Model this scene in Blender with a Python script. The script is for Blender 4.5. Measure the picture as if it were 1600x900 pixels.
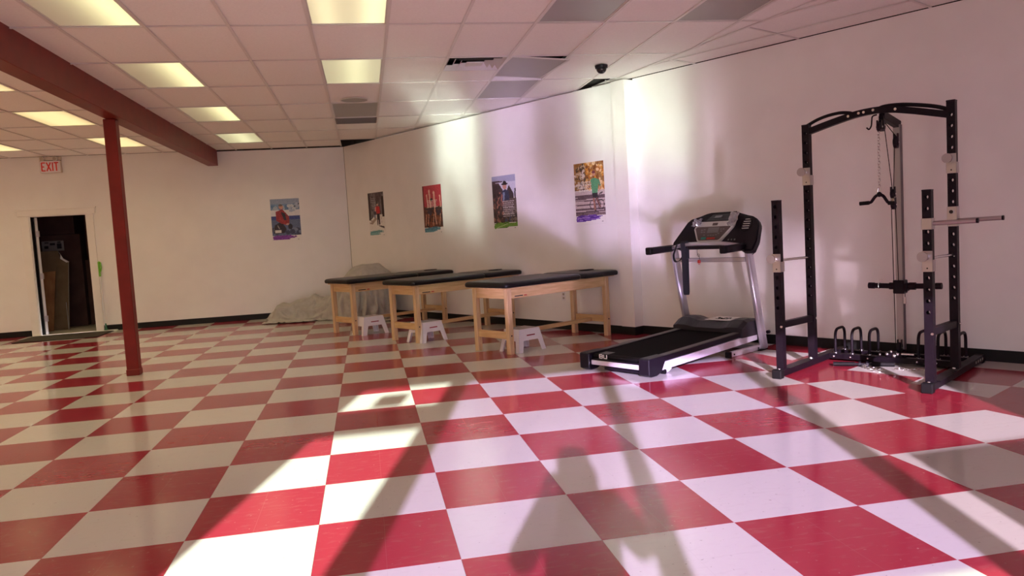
import bpy, bmesh, math, random
import numpy as np
from mathutils import Vector, Matrix
random.seed(7)
for o in list(bpy.data.objects): bpy.data.objects.remove(o)
SC = bpy.context.scene
COL = SC.collection
PI = math.pi

# ------------------------------------------------------------------ camera, world, sun, exposure
cam = bpy.data.cameras.new('camera'); cam_o = bpy.data.objects.new('camera', cam); COL.objects.link(cam_o)
CAM = Vector((0.3132, -3.7433, 1.35))
FPX = 1214.68
YAW, PITCH, ROLL = 0.1821, -0.0748, -0.0584
fw = Vector((math.sin(YAW)*math.cos(PITCH), math.cos(YAW)*math.cos(PITCH), math.sin(PITCH)))
r0 = Vector((math.cos(YAW), -math.sin(YAW), 0)); u0 = r0.cross(fw)
rt = r0*math.cos(ROLL) + u0*math.sin(ROLL); up = u0*math.cos(ROLL) - r0*math.sin(ROLL)
M = Matrix((rt, up, -fw)).transposed().to_4x4(); M.translation = CAM
cam_o.matrix_world = M
cam.sensor_width = 36; cam.lens = FPX/1600*36; cam.clip_start = 0.02; cam.clip_end = 200
SC.camera = cam_o

W = bpy.data.worlds.new('sky'); SC.world = W; W.use_nodes = True
bg = W.node_tree.nodes['Background']
bg.inputs[0].default_value = (1.0, 0.92, 0.95, 1); bg.inputs[1].default_value = 3.2

SUN_AZ = 0.24      # dx per dy of the light's travel
SUN_EL = math.radians(18.0)
hd = Vector((SUN_AZ, 1, 0)).normalized()
sdir = Vector((hd.x*math.cos(SUN_EL), hd.y*math.cos(SUN_EL), -math.sin(SUN_EL)))
sl = bpy.data.lights.new('sun', 'SUN'); sl.energy = 14.0; sl.angle = math.radians(0.6); sl.color = (1.0, 0.995, 0.92)
so = bpy.data.objects.new('sun', sl); COL.objects.link(so)
so.rotation_euler = sdir.to_track_quat('-Z', 'Y').to_euler(); so.location = (-3, -12, 8)

YW = -4.6          # storefront plane
pl = bpy.data.lights.new('window_portal', 'AREA'); pl.shape = 'RECTANGLE'; pl.size = 4.85; pl.size_y = 2.7
pl.cycles.is_portal = True
po = bpy.data.objects.new('window_portal', pl); COL.objects.link(po)
po.location = (0.68, YW-0.12, 1.36); po.rotation_euler = (PI/2, 0, 0)   # faces into the room

vs = SC.view_settings
SC.display_settings.display_device = 'sRGB'
vs.view_transform = 'Standard'; vs.look = 'None'; vs.gamma = 1.0; vs.use_curve_mapping = False
vs.exposure = 1.12
SC.cycles.caustics_reflective = True; SC.cycles.blur_glossy = 0.0; SC.cycles.sample_clamp_indirect = 0.0
SC.cycles.use_guiding = True; SC.cycles.use_surface_guiding = True; SC.cycles.guiding_training_samples = 64
SC.cycles.max_bounces = 14; SC.cycles.diffuse_bounces = 8
LAMP = 0.62       # ceiling panel radiance
TUBE_W = 1.95      # light each panel throws downwards

# ------------------------------------------------------------------ directions of the angled right wall
VX, VY = 4.859, 1.099
Dv = Vector((0.5088, -0.8609)); Nv = Vector((0.8609, 0.5088))
ANG = math.atan2(Dv.y, Dv.x)
def DN(d, n): return (VX + d*Dv.x + n*Nv.x, VY + d*Dv.y + n*Nv.y)
def toDN(x, y):
    return ((x-VX)*Dv.x+(y-VY)*Dv.y, (x-VX)*Nv.x+(y-VY)*Nv.y)
N_POSTER, N_RIGHT = 0.82, 0.95
Y_BACK = 10.88; X_LEFT = -9.2; CEIL = 3.05
D_COL = -4.18      # poster wall ends here

# ------------------------------------------------------------------ materials
MATS = {}
def mat(name, col, rough=0.5, metal=0.0, spec=0.5, emit=None, estr=0.0, coat=0.0):
    m = bpy.data.materials.new(name); m.use_nodes = True
    b = m.node_tree.nodes['Principled BSDF']
    b.inputs['Base Color'].default_value = (*col, 1); b.inputs['Roughness'].default_value = rough
    b.inputs['Metallic'].default_value = metal; b.inputs['Specular IOR Level'].default_value = spec
    b.inputs['Coat Weight'].default_value = coat
    if emit: b.inputs['Emission Color'].default_value = (*emit, 1); b.inputs['Emission Strength'].default_value = estr
    MATS[name] = m
    return m
def nodes(m): return m.node_tree.nodes, m.node_tree.links, m.node_tree.nodes['Principled BSDF']
def noise_mat(name, c1, c2, scale=8, rough=0.5, stretch=(1,1,1), detail=6, bump=0.0, coords='Object', metal=0.0, spec=0.5, lo=0.35, hi=0.65, rvar=0.0, coat=0.0):
    m = mat(name, c1, rough, metal, spec, coat=coat); N, L, B = nodes(m)
    if coords == 'Position':
        g = N.new('ShaderNodeNewGeometry'); src = g.outputs['Position']
    else:
        t = N.new('ShaderNodeTexCoord'); src = t.outputs[coords]
    mp = N.new('ShaderNodeMapping'); mp.inputs['Scale'].default_value = stretch; L.new(src, mp.inputs[0])
    n = N.new('ShaderNodeTexNoise'); n.inputs['Scale'].default_value = scale; n.inputs['Detail'].default_value = detail
    L.new(mp.outputs[0], n.inputs['Vector'])
    r = N.new('ShaderNodeValToRGB'); r.color_ramp.elements[0].position = lo; r.color_ramp.elements[1].position = hi
    r.color_ramp.elements[0].color = (*c1, 1); r.color_ramp.elements[1].color = (*c2, 1)
    L.new(n.outputs[0], r.inputs[0]); L.new(r.outputs[0], B.inputs['Base Color'])
    if bump:
        bn = N.new('ShaderNodeBump'); bn.inputs['Strength'].default_value = bump; bn.inputs['Distance'].default_value = 0.01
        L.new(n.outputs[0], bn.inputs['Height']); L.new(bn.outputs[0], B.inputs['Normal'])
    if rvar:
        mr = N.new('ShaderNodeMapRange'); mr.inputs[3].default_value = rough-rvar; mr.inputs[4].default_value = rough+rvar
        L.new(n.outputs[0], mr.inputs[0]); L.new(mr.outputs[0], B.inputs['Roughness'])
    return m

def tile_mat(name, col, speck, scuff, island=False):
    m = mat(name, col, 0.12, spec=0.7); N, L, B = nodes(m)
    g = N.new('ShaderNodeNewGeometry'); P = g.outputs['Position']
    oi = N.new('ShaderNodeObjectInfo')
    rnd = g.outputs['Random Per Island'] if island else oi.outputs['Random']
    # per-tile brightness
    mr = N.new('ShaderNodeMapRange'); mr.inputs[3].default_value = 0.93; mr.inputs[4].default_value = 1.05; L.new(rnd, mr.inputs[0])
    base = N.new('ShaderNodeMix'); base.data_type = 'RGBA'; base.blend_type = 'MULTIPLY'; base.inputs[0].default_value = 1
    base.inputs[6].default_value = (*col, 1); L.new(mr.outputs[0], base.inputs[7])
    # mottling streaks
    mp = N.new('ShaderNodeMapping'); mp.inputs['Scale'].default_value = (6, 16, 6); L.new(P, mp.inputs[0])
    n1 = N.new('ShaderNodeTexNoise'); n1.inputs['Scale'].default_value = 2.0; n1.inputs['Detail'].default_value = 8; L.new(mp.outputs[0], n1.inputs['Vector'])
    r1 = N.new('ShaderNodeValToRGB'); r1.color_ramp.elements[0].position = .55; r1.color_ramp.elements[1].position = .78
    r1.color_ramp.elements[0].color = (0,0,0,1); r1.color_ramp.elements[1].color = (.35,.35,.35,1); L.new(n1.outputs[0], r1.inputs[0])
    mx = N.new('ShaderNodeMix'); mx.data_type = 'RGBA'; mx.inputs[7].default_value = (*scuff, 1)
    L.new(r1.outputs[0], mx.inputs[0]); L.new(base.outputs[2], mx.inputs[6])
    # specks
    n2 = N.new('ShaderNodeTexNoise'); n2.inputs['Scale'].default_value = 42; n2.inputs['Detail'].default_value = 2; L.new(P, n2.inputs['Vector'])
    r2 = N.new('ShaderNodeValToRGB'); r2.color_ramp.elements[0].position = .70; r2.color_ramp.elements[1].position = .74
    r2.color_ramp.elements[0].color = (0,0,0,1); r2.color_ramp.elements[1].color = (.6,.6,.6,1); L.new(n2.outputs[0], r2.inputs[0])
    mx2 = N.new('ShaderNodeMix'); mx2.data_type = 'RGBA'; mx2.inputs[7].default_value = (*speck, 1)
    L.new(r2.outputs[0], mx2.inputs[0]); L.new(mx.outputs[2], mx2.inputs[6])
    last = mx2.outputs[2]
    if not island:
        # hairline joint where two of the four 12 inch pieces of a square meet
        t = N.new('ShaderNodeTexCoord'); s = N.new('ShaderNodeSeparateXYZ'); L.new(t.outputs['Object'], s.inputs[0])
        outs = []
        for ax in (0, 1):
            a = N.new('ShaderNodeMath'); a.operation = 'ABSOLUTE'; L.new(s.outputs[ax], a.inputs[0])
            c = N.new('ShaderNodeMath'); c.operation = 'LESS_THAN'; c.inputs[1].default_value = 0.0011; L.new(a.outputs[0], c.inputs[0]); outs.append(c)
        ad = N.new('ShaderNodeMath'); ad.operation = 'MAXIMUM'; L.new(outs[0].outputs[0], ad.inputs[0]); L.new(outs[1].outputs[0], ad.inputs[1])
        ml = N.new('ShaderNodeMath'); ml.operation = 'MULTIPLY'; ml.inputs[1].default_value = .32; L.new(ad.outputs[0], ml.inputs[0])
        mx3 = N.new('ShaderNodeMix'); mx3.data_type = 'RGBA'; mx3.inputs[7].default_value = (*scuff, 1)
        L.new(ml.outputs[0], mx3.inputs[0]); L.new(last, mx3.inputs[6]); last = mx3.outputs[2]
    L.new(last, B.inputs['Base Color'])
    # wax worn unevenly
    n3 = N.new('ShaderNodeTexNoise'); n3.inputs['Scale'].default_value = 1.7; n3.inputs['Detail'].default_value = 5; L.new(P, n3.inputs['Vector'])
    mr3 = N.new('ShaderNodeMapRange'); mr3.inputs[1].default_value = .3; mr3.inputs[2].default_value = .75
    mr3.inputs[3].default_value = .12; mr3.inputs[4].default_value = .20; L.new(n3.outputs[0], mr3.inputs[0]); L.new(mr3.outputs[0], B.inputs['Roughness'])
    bn = N.new('ShaderNodeBump'); bn.inputs['Strength'].default_value = .03; bn.inputs['Distance'].default_value = .004
    n4 = N.new('ShaderNodeTexNoise'); n4.inputs['Scale'].default_value = 9; L.new(P, n4.inputs['Vector'])
    L.new(n4.outputs[0], bn.inputs['Height']); L.new(bn.outputs[0], B.inputs['Normal'])
    return m
WHITE = (.60,.58,.535); RED = (.33,.022,.043)
tile_mat('tile_white', WHITE, (.28,.25,.22), (.5,.46,.42)); tile_mat('tile_red', RED, (.46,.20,.19), (.42,.14,.14))
tile_mat('tile_white_far', WHITE, (.28,.25,.22), (.5,.46,.42), True); tile_mat('tile_red_far', RED, (.50,.24,.23), (.44,.15,.15), True)
mat('floor_joint', (.12,.07,.06), .8)
noise_mat('wall_paint', (.85,.83,.80), (.88,.86,.83), 3, .38, coords='Position', spec=.45)
noise_mat('trim_paint', (.85,.82,.78), (.88,.85,.81), 5, .35, coords='Position')
noise_mat('ceiling_tile', (.90,.87,.84), (.94,.91,.88), 60, .9, coords='Position', bump=.12, spec=.1)
mat('ceiling_rail', (.76,.72,.69), .45); mat('deck_dark', (.05,.045,.04), .9)
mat('baseboard_black', (.008,.008,.008), .55, spec=.3)
noise_mat('red_steel', (.165,.010,.006), (.205,.013,.008), 5, .45, coords='Position', spec=.35)
noise_mat('powder_black', (.006,.003,.006), (.009,.005,.009), 40, .45, coords='Object', spec=.2)
mat('black_rubber', (.006,.005,.006), .65, spec=.2); mat('black_plastic', (.007,.005,.009), .42, spec=.24)
mat('chrome', (.80,.78,.79), .18, 1.0); mat('zinc', (.62,.58,.56), .35, .9); mat('bolt', (.85,.85,.85), .2, 1.0)
mat('pale_plastic', (.40,.36,.32), .5); mat('peg_steel', (.42,.36,.36), .35, .7); mat('post_grey', (.42,.40,.37), .4, .35); mat('post_side', (.13,.11,.12), .4, .3)
mat('silver_paint', (.47,.45,.49), .35, .55); mat('silver_bright', (.74,.70,.78), .35, .25)
noise_mat('belt', (.003,.0025,.0035), (.006,.005,.006), 90, .8, spec=.06)
mat('grey_strip', (.12,.115,.115), .5); mat('hood_grey', (.018,.015,.021), .4, spec=.4)
mat('paper_white', (.80,.79,.76), .7); mat('ink_black', (.02,.02,.02), .7); mat('ink_red', (.45,.02,.02), .5)
noise_mat('wood', (.58,.38,.19), (.72,.52,.30), 3.2, .42, stretch=(14, 14, 1.2), detail=6, bump=.02)
noise_mat('wood_across', (.58,.37,.16), (.72,.50,.25), 3.2, .42, stretch=(1.2, 14, 14), detail=6, bump=.02)
noise_mat('wood_along', (.58,.37,.16), (.72,.50,.25), 3.2, .42, stretch=(14, 1.2, 14), detail=6, bump=.02)
noise_mat('vinyl', (.005,.0045,.0055), (.008,.007,.008), 120, .34, bump=.03, spec=.28)
mat('stool_white', (.80,.77,.80), .4); mat('stool_dots', (.35,.33,.33), .8)
noise_mat('canvas', (.44,.42,.385), (.50,.48,.445), 14, .95, coords='Position', bump=.15, spec=.1)
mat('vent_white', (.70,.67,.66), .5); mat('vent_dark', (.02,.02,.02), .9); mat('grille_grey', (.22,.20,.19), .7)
noise_mat('grille', (.16,.145,.135), (.30,.28,.26), 70, .8, coords='Position')
mat('off_panel', (.33,.32,.30), .35); mat('lamp_frame', (.72,.70,.66), .5)
mat('dome_black', (.01,.01,.012), .12)
noise_mat('cardboard', (.14,.095,.05), (.18,.125,.07), 6, .85, coords='Position')
noise_mat('plywood', (.22,.10,.035), (.32,.16,.06), 4, .7, stretch=(3,3,1), coords='Position')
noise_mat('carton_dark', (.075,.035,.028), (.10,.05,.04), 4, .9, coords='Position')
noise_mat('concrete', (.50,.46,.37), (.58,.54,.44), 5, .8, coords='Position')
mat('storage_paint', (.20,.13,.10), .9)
noise_mat('doormat', (.035,.028,.02), (.055,.045,.032), 60, .95, coords='Position')
mat('green_plastic', (.18,.50,.03), .4); mat('dark_green', (.03,.16,.08), .4); mat('pole_white', (.75,.75,.74), .35)
mat('mop_pad', (.62,.72,.60), .8)
mat('sign_white', (.72,.66,.58), .45); mat('lens_grey', (.45,.38,.30), .3)
mat('sign_red', (.50,.012,.01), .4, emit=(.9,.03,.01), estr=.06)
mat('door_paint', (.60,.60,.62), .4); mat('steel_hinge', (.45,.42,.42), .4, .7)
mat('console_silver', (.55,.53,.51), .4, .3); mat('panel_brown', (.085,.06,.055), .3); mat('lcd', (.20,.19,.19), .25)
mat('btn_green', (.02,.22,.18), .4); mat('btn_red', (.42,.03,.02), .4); mat('strap_black', (.008,.008,.011), .9)
mat('alu_frame', (.20,.19,.18), .45, .6); mat('stone_ground', (.30,.29,.28), .9)
mat('skin', (.55,.34,.25), .55); mat('cloth_dark', (.05,.055,.08), .85); mat('cloth_navy', (.02,.025,.05), .85); mat('hair', (.04,.025,.018), .6)
m = mat('plastic_bag', (.35,.34,.36), .15); m.node_tree.nodes['Principled BSDF'].inputs['Transmission Weight'].default_value = .25

def glass(name, tint):
    m = bpy.data.materials.new(name); m.use_nodes = True; N = m.node_tree.nodes; L = m.node_tree.links
    N.remove(N['Principled BSDF']); out = N['Material Output']
    t = N.new('ShaderNodeBsdfTransparent'); t.inputs[0].default_value = (*tint, 1)
    g = N.new('ShaderNodeBsdfGlossy'); g.inputs['Roughness'].default_value = .03
    mx = N.new('ShaderNodeMixShader'); mx.inputs[0].default_value = .04
    L.new(t.outputs[0], mx.inputs[1]); L.new(g.outputs[0], mx.inputs[2]); L.new(mx.outputs[0], out.inputs[0]); MATS[name] = m
glass('glass_clear', (.90,.97,.93)); glass('glass_tinted', (.58,.51,.69)); glass('glass_warm', (.62,.55,.65))

def lamp_mat(name, lobes, base, col):
    """fluorescent tubes glowing behind a prismatic diffuser: lobes = (x, width, strength) across the panel"""
    m = mat(name, (.75,.75,.68), .4); N, L, B = nodes(m)
    t = N.new('ShaderNodeTexCoord'); s = N.new('ShaderNodeSeparateXYZ'); L.new(t.outputs['Object'], s.inputs[0])
    acc = None
    for x0, w, st in lobes:
        a = N.new('ShaderNodeMath'); a.operation = 'SUBTRACT'; a.inputs[1].default_value = x0; L.new(s.outputs[0], a.inputs[0])
        d = N.new('ShaderNodeMath'); d.operation = 'DIVIDE'; d.inputs[1].default_value = w; L.new(a.outputs[0], d.inputs[0])
        q = N.new('ShaderNodeMath'); q.operation = 'MULTIPLY'; L.new(d.outputs[0], q.inputs[0]); L.new(d.outputs[0], q.inputs[1])
        p = N.new('ShaderNodeMath'); p.operation = 'ADD'; p.inputs[1].default_value = 1; L.new(q.outputs[0], p.inputs[0])
        p2 = N.new('ShaderNodeMath'); p2.operation = 'MULTIPLY'; L.new(p.outputs[0], p2.inputs[0]); L.new(p.outputs[0], p2.inputs[1])
        r = N.new('ShaderNodeMath'); r.operation = 'DIVIDE'; r.inputs[0].default_value = st; L.new(p2.outputs[0], r.inputs[1])
        if acc is None: acc = r
        else:
            ad = N.new('ShaderNodeMath'); ad.operation = 'ADD'; L.new(acc.outputs[0], ad.inputs[0]); L.new(r.outputs[0], ad.inputs[1]); acc = ad
    ad = N.new('ShaderNodeMath'); ad.operation = 'ADD'; ad.inputs[1].default_value = base; L.new(acc.outputs[0], ad.inputs[0])
    B.inputs['Emission Color'].default_value = (*col, 1); L.new(ad.outputs[0], B.inputs['Emission Strength'])
lamp_mat('lamp_even', ((-.12,.22,.40*LAMP),(.12,.22,.40*LAMP)), .25*LAMP, (1,.80,.36))
lamp_mat('lamp_right', ((.20,.24,.70*LAMP),), .05*LAMP, (1,.97,.48))
lamp_mat('lamp_mid', ((.03,.20,.34*LAMP),), .22*LAMP, (.98,1,.55))
lamp_mat('lamp_both', ((-.17,.17,.42*LAMP),(.2,.20,.62*LAMP)), .14*LAMP, (1,.92,.50))

# ------------------------------------------------------------------ mesh helpers
def link(o, parent=None):
    COL.objects.link(o)
    if parent is not None: o.parent = parent
    return o
def tag(o, label=None, cat=None, group=None, kind=None):
    if label: o['label'] = label
    if cat: o['category'] = cat
    if group: o['group'] = group
    if kind: o['kind'] = kind
    return o
def thing(name, label, cat, loc=(0,0,0), rz=0.0, group=None):
    o = bpy.data.objects.new(name, None); o.empty_display_size = .1; COL.objects.link(o)
    o.location = loc; o.rotation_euler = (0,0,rz)
    return tag(o, label, cat, group)
def obj(name, bm, material, parent=None, smooth=False, loc=None, rz=None):
    bmesh.ops.recalc_face_normals(bm, faces=bm.faces)
    me = bpy.data.meshes.new(name); bm.to_mesh(me); bm.free()
    ms = material if isinstance(material, (list, tuple)) else [material]
    for k in ms: me.materials.append(MATS[k])
    if smooth:
        for p in me.polygons: p.use_smooth = True
        try: me.set_sharp_from_angle(angle=math.radians(40))
        except Exception: pass
    o = bpy.data.objects.new(name, me); link(o, parent)
    if loc is not None: o.location = loc
    if rz is not None: o.rotation_euler = (0,0,rz)
    return o
def B(): return bmesh.new()
def box(bm, lo, hi, bev=0.0, seg=1, mi=0, rot=None, mid=None):
    lo = Vector(lo); hi = Vector(hi); c = (lo+hi)/2; s = hi-lo
    r = bmesh.ops.create_cube(bm, size=1.0); v = r['verts']
    for q in v: q.co = Vector((q.co.x*s.x, q.co.y*s.y, q.co.z*s.z))
    if bev:
        es = list({e for q in v for e in q.link_edges})
        rr = bmesh.ops.bevel(bm, geom=es, offset=bev, segments=seg, profile=.5, affect='EDGES')
        v = list({q for f in rr['faces'] for q in f.verts} | {q for q in v if q.is_valid})
    for q in v:
        if rot is not None: q.co = rot @ q.co
        q.co += c
    for f in {f for q in v for f in q.link_faces}: f.material_index = mi
    return v
def beam(bm, p0, p1, w, h, upv=(0,0,1), bev=0.0, mi=0):
    """square bar from p0 to p1; w across, h along upv"""
    p0 = Vector(p0); p1 = Vector(p1); d = p1-p0; L = d.length; d.normalize()
    u = Vector(upv); s = d.cross(u)
    if s.length < 1e-4: u = Vector((1,0,0)); s = d.cross(u)
    s.normalize(); u = s.cross(d)
    R = Matrix((s, d, u)).transposed()
    n0 = len(bm.verts)
    v = box(bm, (-w/2, -L/2, -h/2), (w/2, L/2, h/2), bev, mi=mi)
    for q in v: q.co = R @ q.co + (p0+p1)/2
    return v
def cyl(bm, p0, p1, r, seg=12, r2=None, mi=0, cap=True):
    p0 = Vector(p0); p1 = Vector(p1); d = p1-p0
    m4 = d.to_track_quat('Z','Y').to_matrix().to_4x4(); m4.translation = (p0+p1)/2
    rr = bmesh.ops.create_cone(bm, cap_ends=cap, segments=seg, radius1=r, radius2=r if r2 is None else r2, depth=d.length, matrix=m4)
    for f in {f for q in rr['verts'] for f in q.link_faces}: f.material_index = mi
    return rr['verts']
def sphere(bm, c, r, seg=14, sc=(1,1,1), mi=0):
    m4 = Matrix.Translation(Vector(c)) @ Matrix.Diagonal((sc[0],sc[1],sc[2],1))
    rr = bmesh.ops.create_uvsphere(bm, u_segments=seg, v_segments=max(6,seg//2), radius=r, matrix=m4)
    for f in {f for q in rr['verts'] for f in q.link_faces}: f.material_index = mi
    return rr['verts']
def fillet(pts, rad, n=5):
    pts = [Vector(p) for p in pts]; out = [pts[0]]
    for i in range(1, len(pts)-1):
        a, b, c = pts[i-1], pts[i], pts[i+1]
        r = min(rad, (a-b).length*.49, (c-b).length*.49)
        p = b+(a-b).normalized()*r; q = b+(c-b).normalized()*r
        for k in range(n+1):
            t = k/n; out.append(p*(1-t)**2 + b*2*t*(1-t) + q*t*t)
    out.append(pts[-1]); return out
def tube(bm, pts, r, seg=8, mi=0, ry=None):
    pts = [Vector(p) for p in pts]; rings = []
    t0 = (pts[1]-pts[0]).normalized()
    u = t0.orthogonal().normalized()
    for i, p in enumerate(pts):
        a = pts[max(0,i-1)]; b = pts[min(len(pts)-1,i+1)]; t = (b-a).normalized()
        u = (u - t*u.dot(t)); u = u.normalized() if u.length > 1e-6 else t.orthogonal().normalized()
        w = t.cross(u)
        rings.append([bm.verts.new(p + u*math.cos(2*PI*k/seg)*r + w*math.sin(2*PI*k/seg)*(ry or r)) for k in range(seg)])
    fs = []
    for A, C in zip(rings, rings[1:]):
        for k in range(seg): fs.append(bm.faces.new((A[k], A[(k+1)%seg], C[(k+1)%seg], C[k])))
    fs.append(bm.faces.new(rings[0][::-1])); fs.append(bm.faces.new(rings[-1]))
    for f in fs: f.material_index = mi
def ribbon(bm, pts, w, t, side, mi=0):
    """flat strip following pts, width along side, thickness t"""
    side = Vector(side).normalized(); pts = [Vector(p) for p in pts]; rings = []
    for i, p in enumerate(pts):
        a = pts[max(0,i-1)]; b = pts[min(len(pts)-1,i+1)]; tg = (b-a).normalized(); nn = tg.cross(side).normalized()
        rings.append([bm.verts.new(p+side*sx*w/2+nn*sn*t/2) for sx, sn in ((-1,-1),(1,-1),(1,1),(-1,1))])
    fs = []
    for A, C in zip(rings, rings[1:]):
        for k in range(4): fs.append(bm.faces.new((A[k], A[(k+1)%4], C[(k+1)%4], C[k])))
    fs.append(bm.faces.new(rings[0][::-1])); fs.append(bm.faces.new(rings[-1]))
    for f in fs: f.material_index = mi
def prism(bm, poly, v, mi=0):
    """polygon (3D points) extruded by vector v"""
    v = Vector(v); a = [bm.verts.new(Vector(p)) for p in poly]; b = [bm.verts.new(Vector(p)+v) for p in poly]
    n = len(a); fs = [bm.faces.new(a[::-1]), bm.faces.new(b)]
    for i in range(n): fs.append(bm.faces.new((a[i], a[(i+1)%n], b[(i+1)%n], b[i])))
    for f in fs: f.material_index = mi
    return fs
def clip(poly, nx, ny, c):
    """keep nx*x+ny*y <= c"""
    out = []
    for i in range(len(poly)):
        p = poly[i]; q = poly[(i+1)%len(poly)]; fp = nx*p[0]+ny*p[1]-c; fq = nx*q[0]+ny*q[1]-c
        if fp <= 0: out.append(p)
        if (fp < 0) != (fq < 0) and abs(fp-fq) > 1e-12:
            t = fp/(fp-fq); out.append((p[0]+(q[0]-p[0])*t, p[1]+(q[1]-p[1])*t))
    return out
def area(poly): return abs(sum(p[0]*q[1]-q[0]*p[1] for p, q in zip(poly, poly[1:]+poly[:1])))/2
def inset(poly, g):
    cx = sum(p[0] for p in poly)/len(poly); cy = sum(p[1] for p in poly)/len(poly); out = []
    for p in poly:
        d = math.hypot(p[0]-cx, p[1]-cy); k = max(0, 1-1.41*g/max(d,1e-6)); out.append((cx+(p[0]-cx)*k, cy+(p[1]-cy)*k))
    return out
def copy_tree(o, parent=None):
    c = o.copy(); COL.objects.link(c)
    if parent is not None: c.parent = parent
    for ch in list(o.children): copy_tree(ch, c)
    return c
def px(x, y, z=0.0):
    v = Vector((x,y,z))-CAM; dz = v.dot(fw)
    if dz < .05: return None
    return (800+FPX*v.dot(rt)/dz, 450-FPX*v.dot(up)/dz)
def px_area(poly, z=0.0):
    pts = [px(p[0], p[1], z) for p in poly]
    if any(p is None for p in pts): return 0
    for args in ((-1,0,0),(1,0,1600),(0,-1,0),(0,1,900)):
        pts = clip(pts, *args)
        if len(pts) < 3: return 0
    return area(pts)

# ================================================================== SETTING: floor
T = 0.6096
def B1(y): return 3.97 - .192*(y-1.82)
fb = B(); box(fb, (X_LEFT-.1, YW-.1, -.15), (10.2, Y_BACK, -.004)); floor = tag(obj('floor', fb, 'floor_joint'), kind='structure')
tiles = []   # (poly, centre, rotation, colour, whole)
def room_clip(p):
    p = clip(p, Nv.x, Nv.y, Nv.x*VX+Nv.y*VY+N_RIGHT)
    if len(p) > 2: p = clip(p, 0, 1, Y_BACK)
    if len(p) > 2: p = clip(p, 0, -1, -YW)
    if len(p) > 2: p = clip(p, -1, 0, -X_LEFT)
    return p if len(p) > 2 else []
for i in range(-15, 9):
    for j in range(-8, 18):
        p = [(i*T, j*T), ((i+1)*T, j*T), ((i+1)*T, (j+1)*T), (i*T, (j+1)*T)]; full = area(p)
        p = clip(p, 1, .192, 3.97+.192*1.82)
        if len(p) > 2: p = room_clip(p)
        if len(p) < 3 or area(p) < .002: continue
        tiles.append((p, ((i+.5)*T, (j+.5)*T), 0.0, 'tile_white' if (i+j) % 2 == 0 else 'tile_red', area(p) > full-1e-6))
y = -4.8
while y < 6.6:      # row of red border pieces along the seam between the two grids
    p = [(B1(y), y), (B1(y)+.31, y), (B1(y+T)+.31, y+T), (B1(y+T), y+T)]; p = room_clip(p)
    if len(p) > 2 and area(p) > .002: tiles.append((p, (B1(y), y), 0.0, 'tile_red', False))
    y += T
for i in range(-12, 13):
    for j in range(-9, 2):
        p = [DN(i*T, j*T), DN((i+1)*T, j*T), DN((i+1)*T, (j+1)*T), DN(i*T, (j+1)*T)]; full = area(p)
        p = clip(p, -1, -.192, -(3.97+.31+.192*1.82))
        if len(p) > 2: p = room_clip(p)
        if len(p) < 3 or area(p) < .002: continue
        tiles.append((p, DN((i+.5)*T, (j+.5)*T), ANG, 'tile_white' if (i+j) % 2 == 0 else 'tile_red', area(p) > full-1e-6))
tiles.sort(key=lambda t: -px_area(t[0]))
shared = {}
GAP = .0006
def tile_mesh(bm, p):
    q = inset(p, GAP); prism(bm, [(a, b, -.004) for a, b in q], (0,0,.004))
far = {'tile_white': B(), 'tile_red': B()}
for k, (p, c, rz, col, whole) in enumerate(tiles):
    if k < 298:
        co, si = math.cos(-rz), math.sin(-rz)
        if whole and col in shared:
            o = bpy.data.objects.new('tile', shared[col]); link(o, floor); o.location = (c[0], c[1], 0); o.rotation_euler = (0,0,rz)
            continue
        lp = [((a-c[0])*co-(b-c[1])*si, (a-c[0])*si+(b-c[1])*co) for a, b in p]
        bm = B(); tile_mesh(bm, lp); o = obj('tile', bm, col, floor, loc=(c[0], c[1], 0), rz=rz)
        if whole: shared[col] = o.data
    else: tile_mesh(far[col], p)
tag(obj('tile_white_rest', far['tile_white'], 'tile_white_far', floor), kind='stuff')
tag(obj('tile_red_rest', far['tile_red'], 'tile_red_far', floor), kind='stuff')

# ================================================================== SETTING: ceiling
cb = B(); box(cb, (X_LEFT-.2, YW-.3, 3.45), (10.4, 14.6, 3.6)); ceiling = tag(obj('ceiling', cb, 'deck_dark'), kind='structure')
RY = 2.70; RS = 1.21
def row(k): return RY + k*RS
def C1x(y): return 3.894 - .218*(y-2.639)
cells_skip = set(); cut = {}
lit = {}
for k in (-1,1,3,5): lit[(-3,k)] = 'lamp_right'
lit[(-3,5)] = 'lamp_mid'; lit[(0,-1)] = 'lamp_both'; lit[(0,1)] = 'lamp_mid'
for k in (1,3,5): lit[(-6,k)] = 'lamp_even'
lit[(-9,5)] = 'lamp_even'
fill_lamps = [(-6,-1),(-9,3),(-9,1),(-9,-1),(-12,5),(-12,3),(-12,1),(-12,-1),(-6,-3),(-9,-3),(-12,-3),(-6,-5),(-9,-5),(-12,-5),(-14,5),(-14,3),(-14,1),(-14,-1),(-14,-3),(-11,4),(-11,2),(-11,0),(-8,0),(-8,-2),(-8,2),(-11,-2),(-14,-5)]  # unseen panels added to raise the ambient light
off = [(0,3),(3,-1),(3,1),(3,2),(5,-1)]
for c in list(lit)+fill_lamps+off: cells_skip.add(c)
cells_skip |= {(2,1),(0,4),(5,2)}
def ceil_clip(p):
    p = clip(p, 1, .218, 3.894+.218*2.639)
    if len(p) > 2: p = clip(p, Nv.x, Nv.y, Nv.x*VX+Nv.y*VY+N_RIGHT)
    if len(p) > 2: p = clip(p, 0, 1, Y_BACK)
    if len(p) > 2: p = clip(p, 0, -1, -YW)
    if len(p) > 2: p = clip(p, -1, 0, -X_LEFT)
    return p if len(p) > 2 and area(p) > .003 else []
cshare = {}
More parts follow.
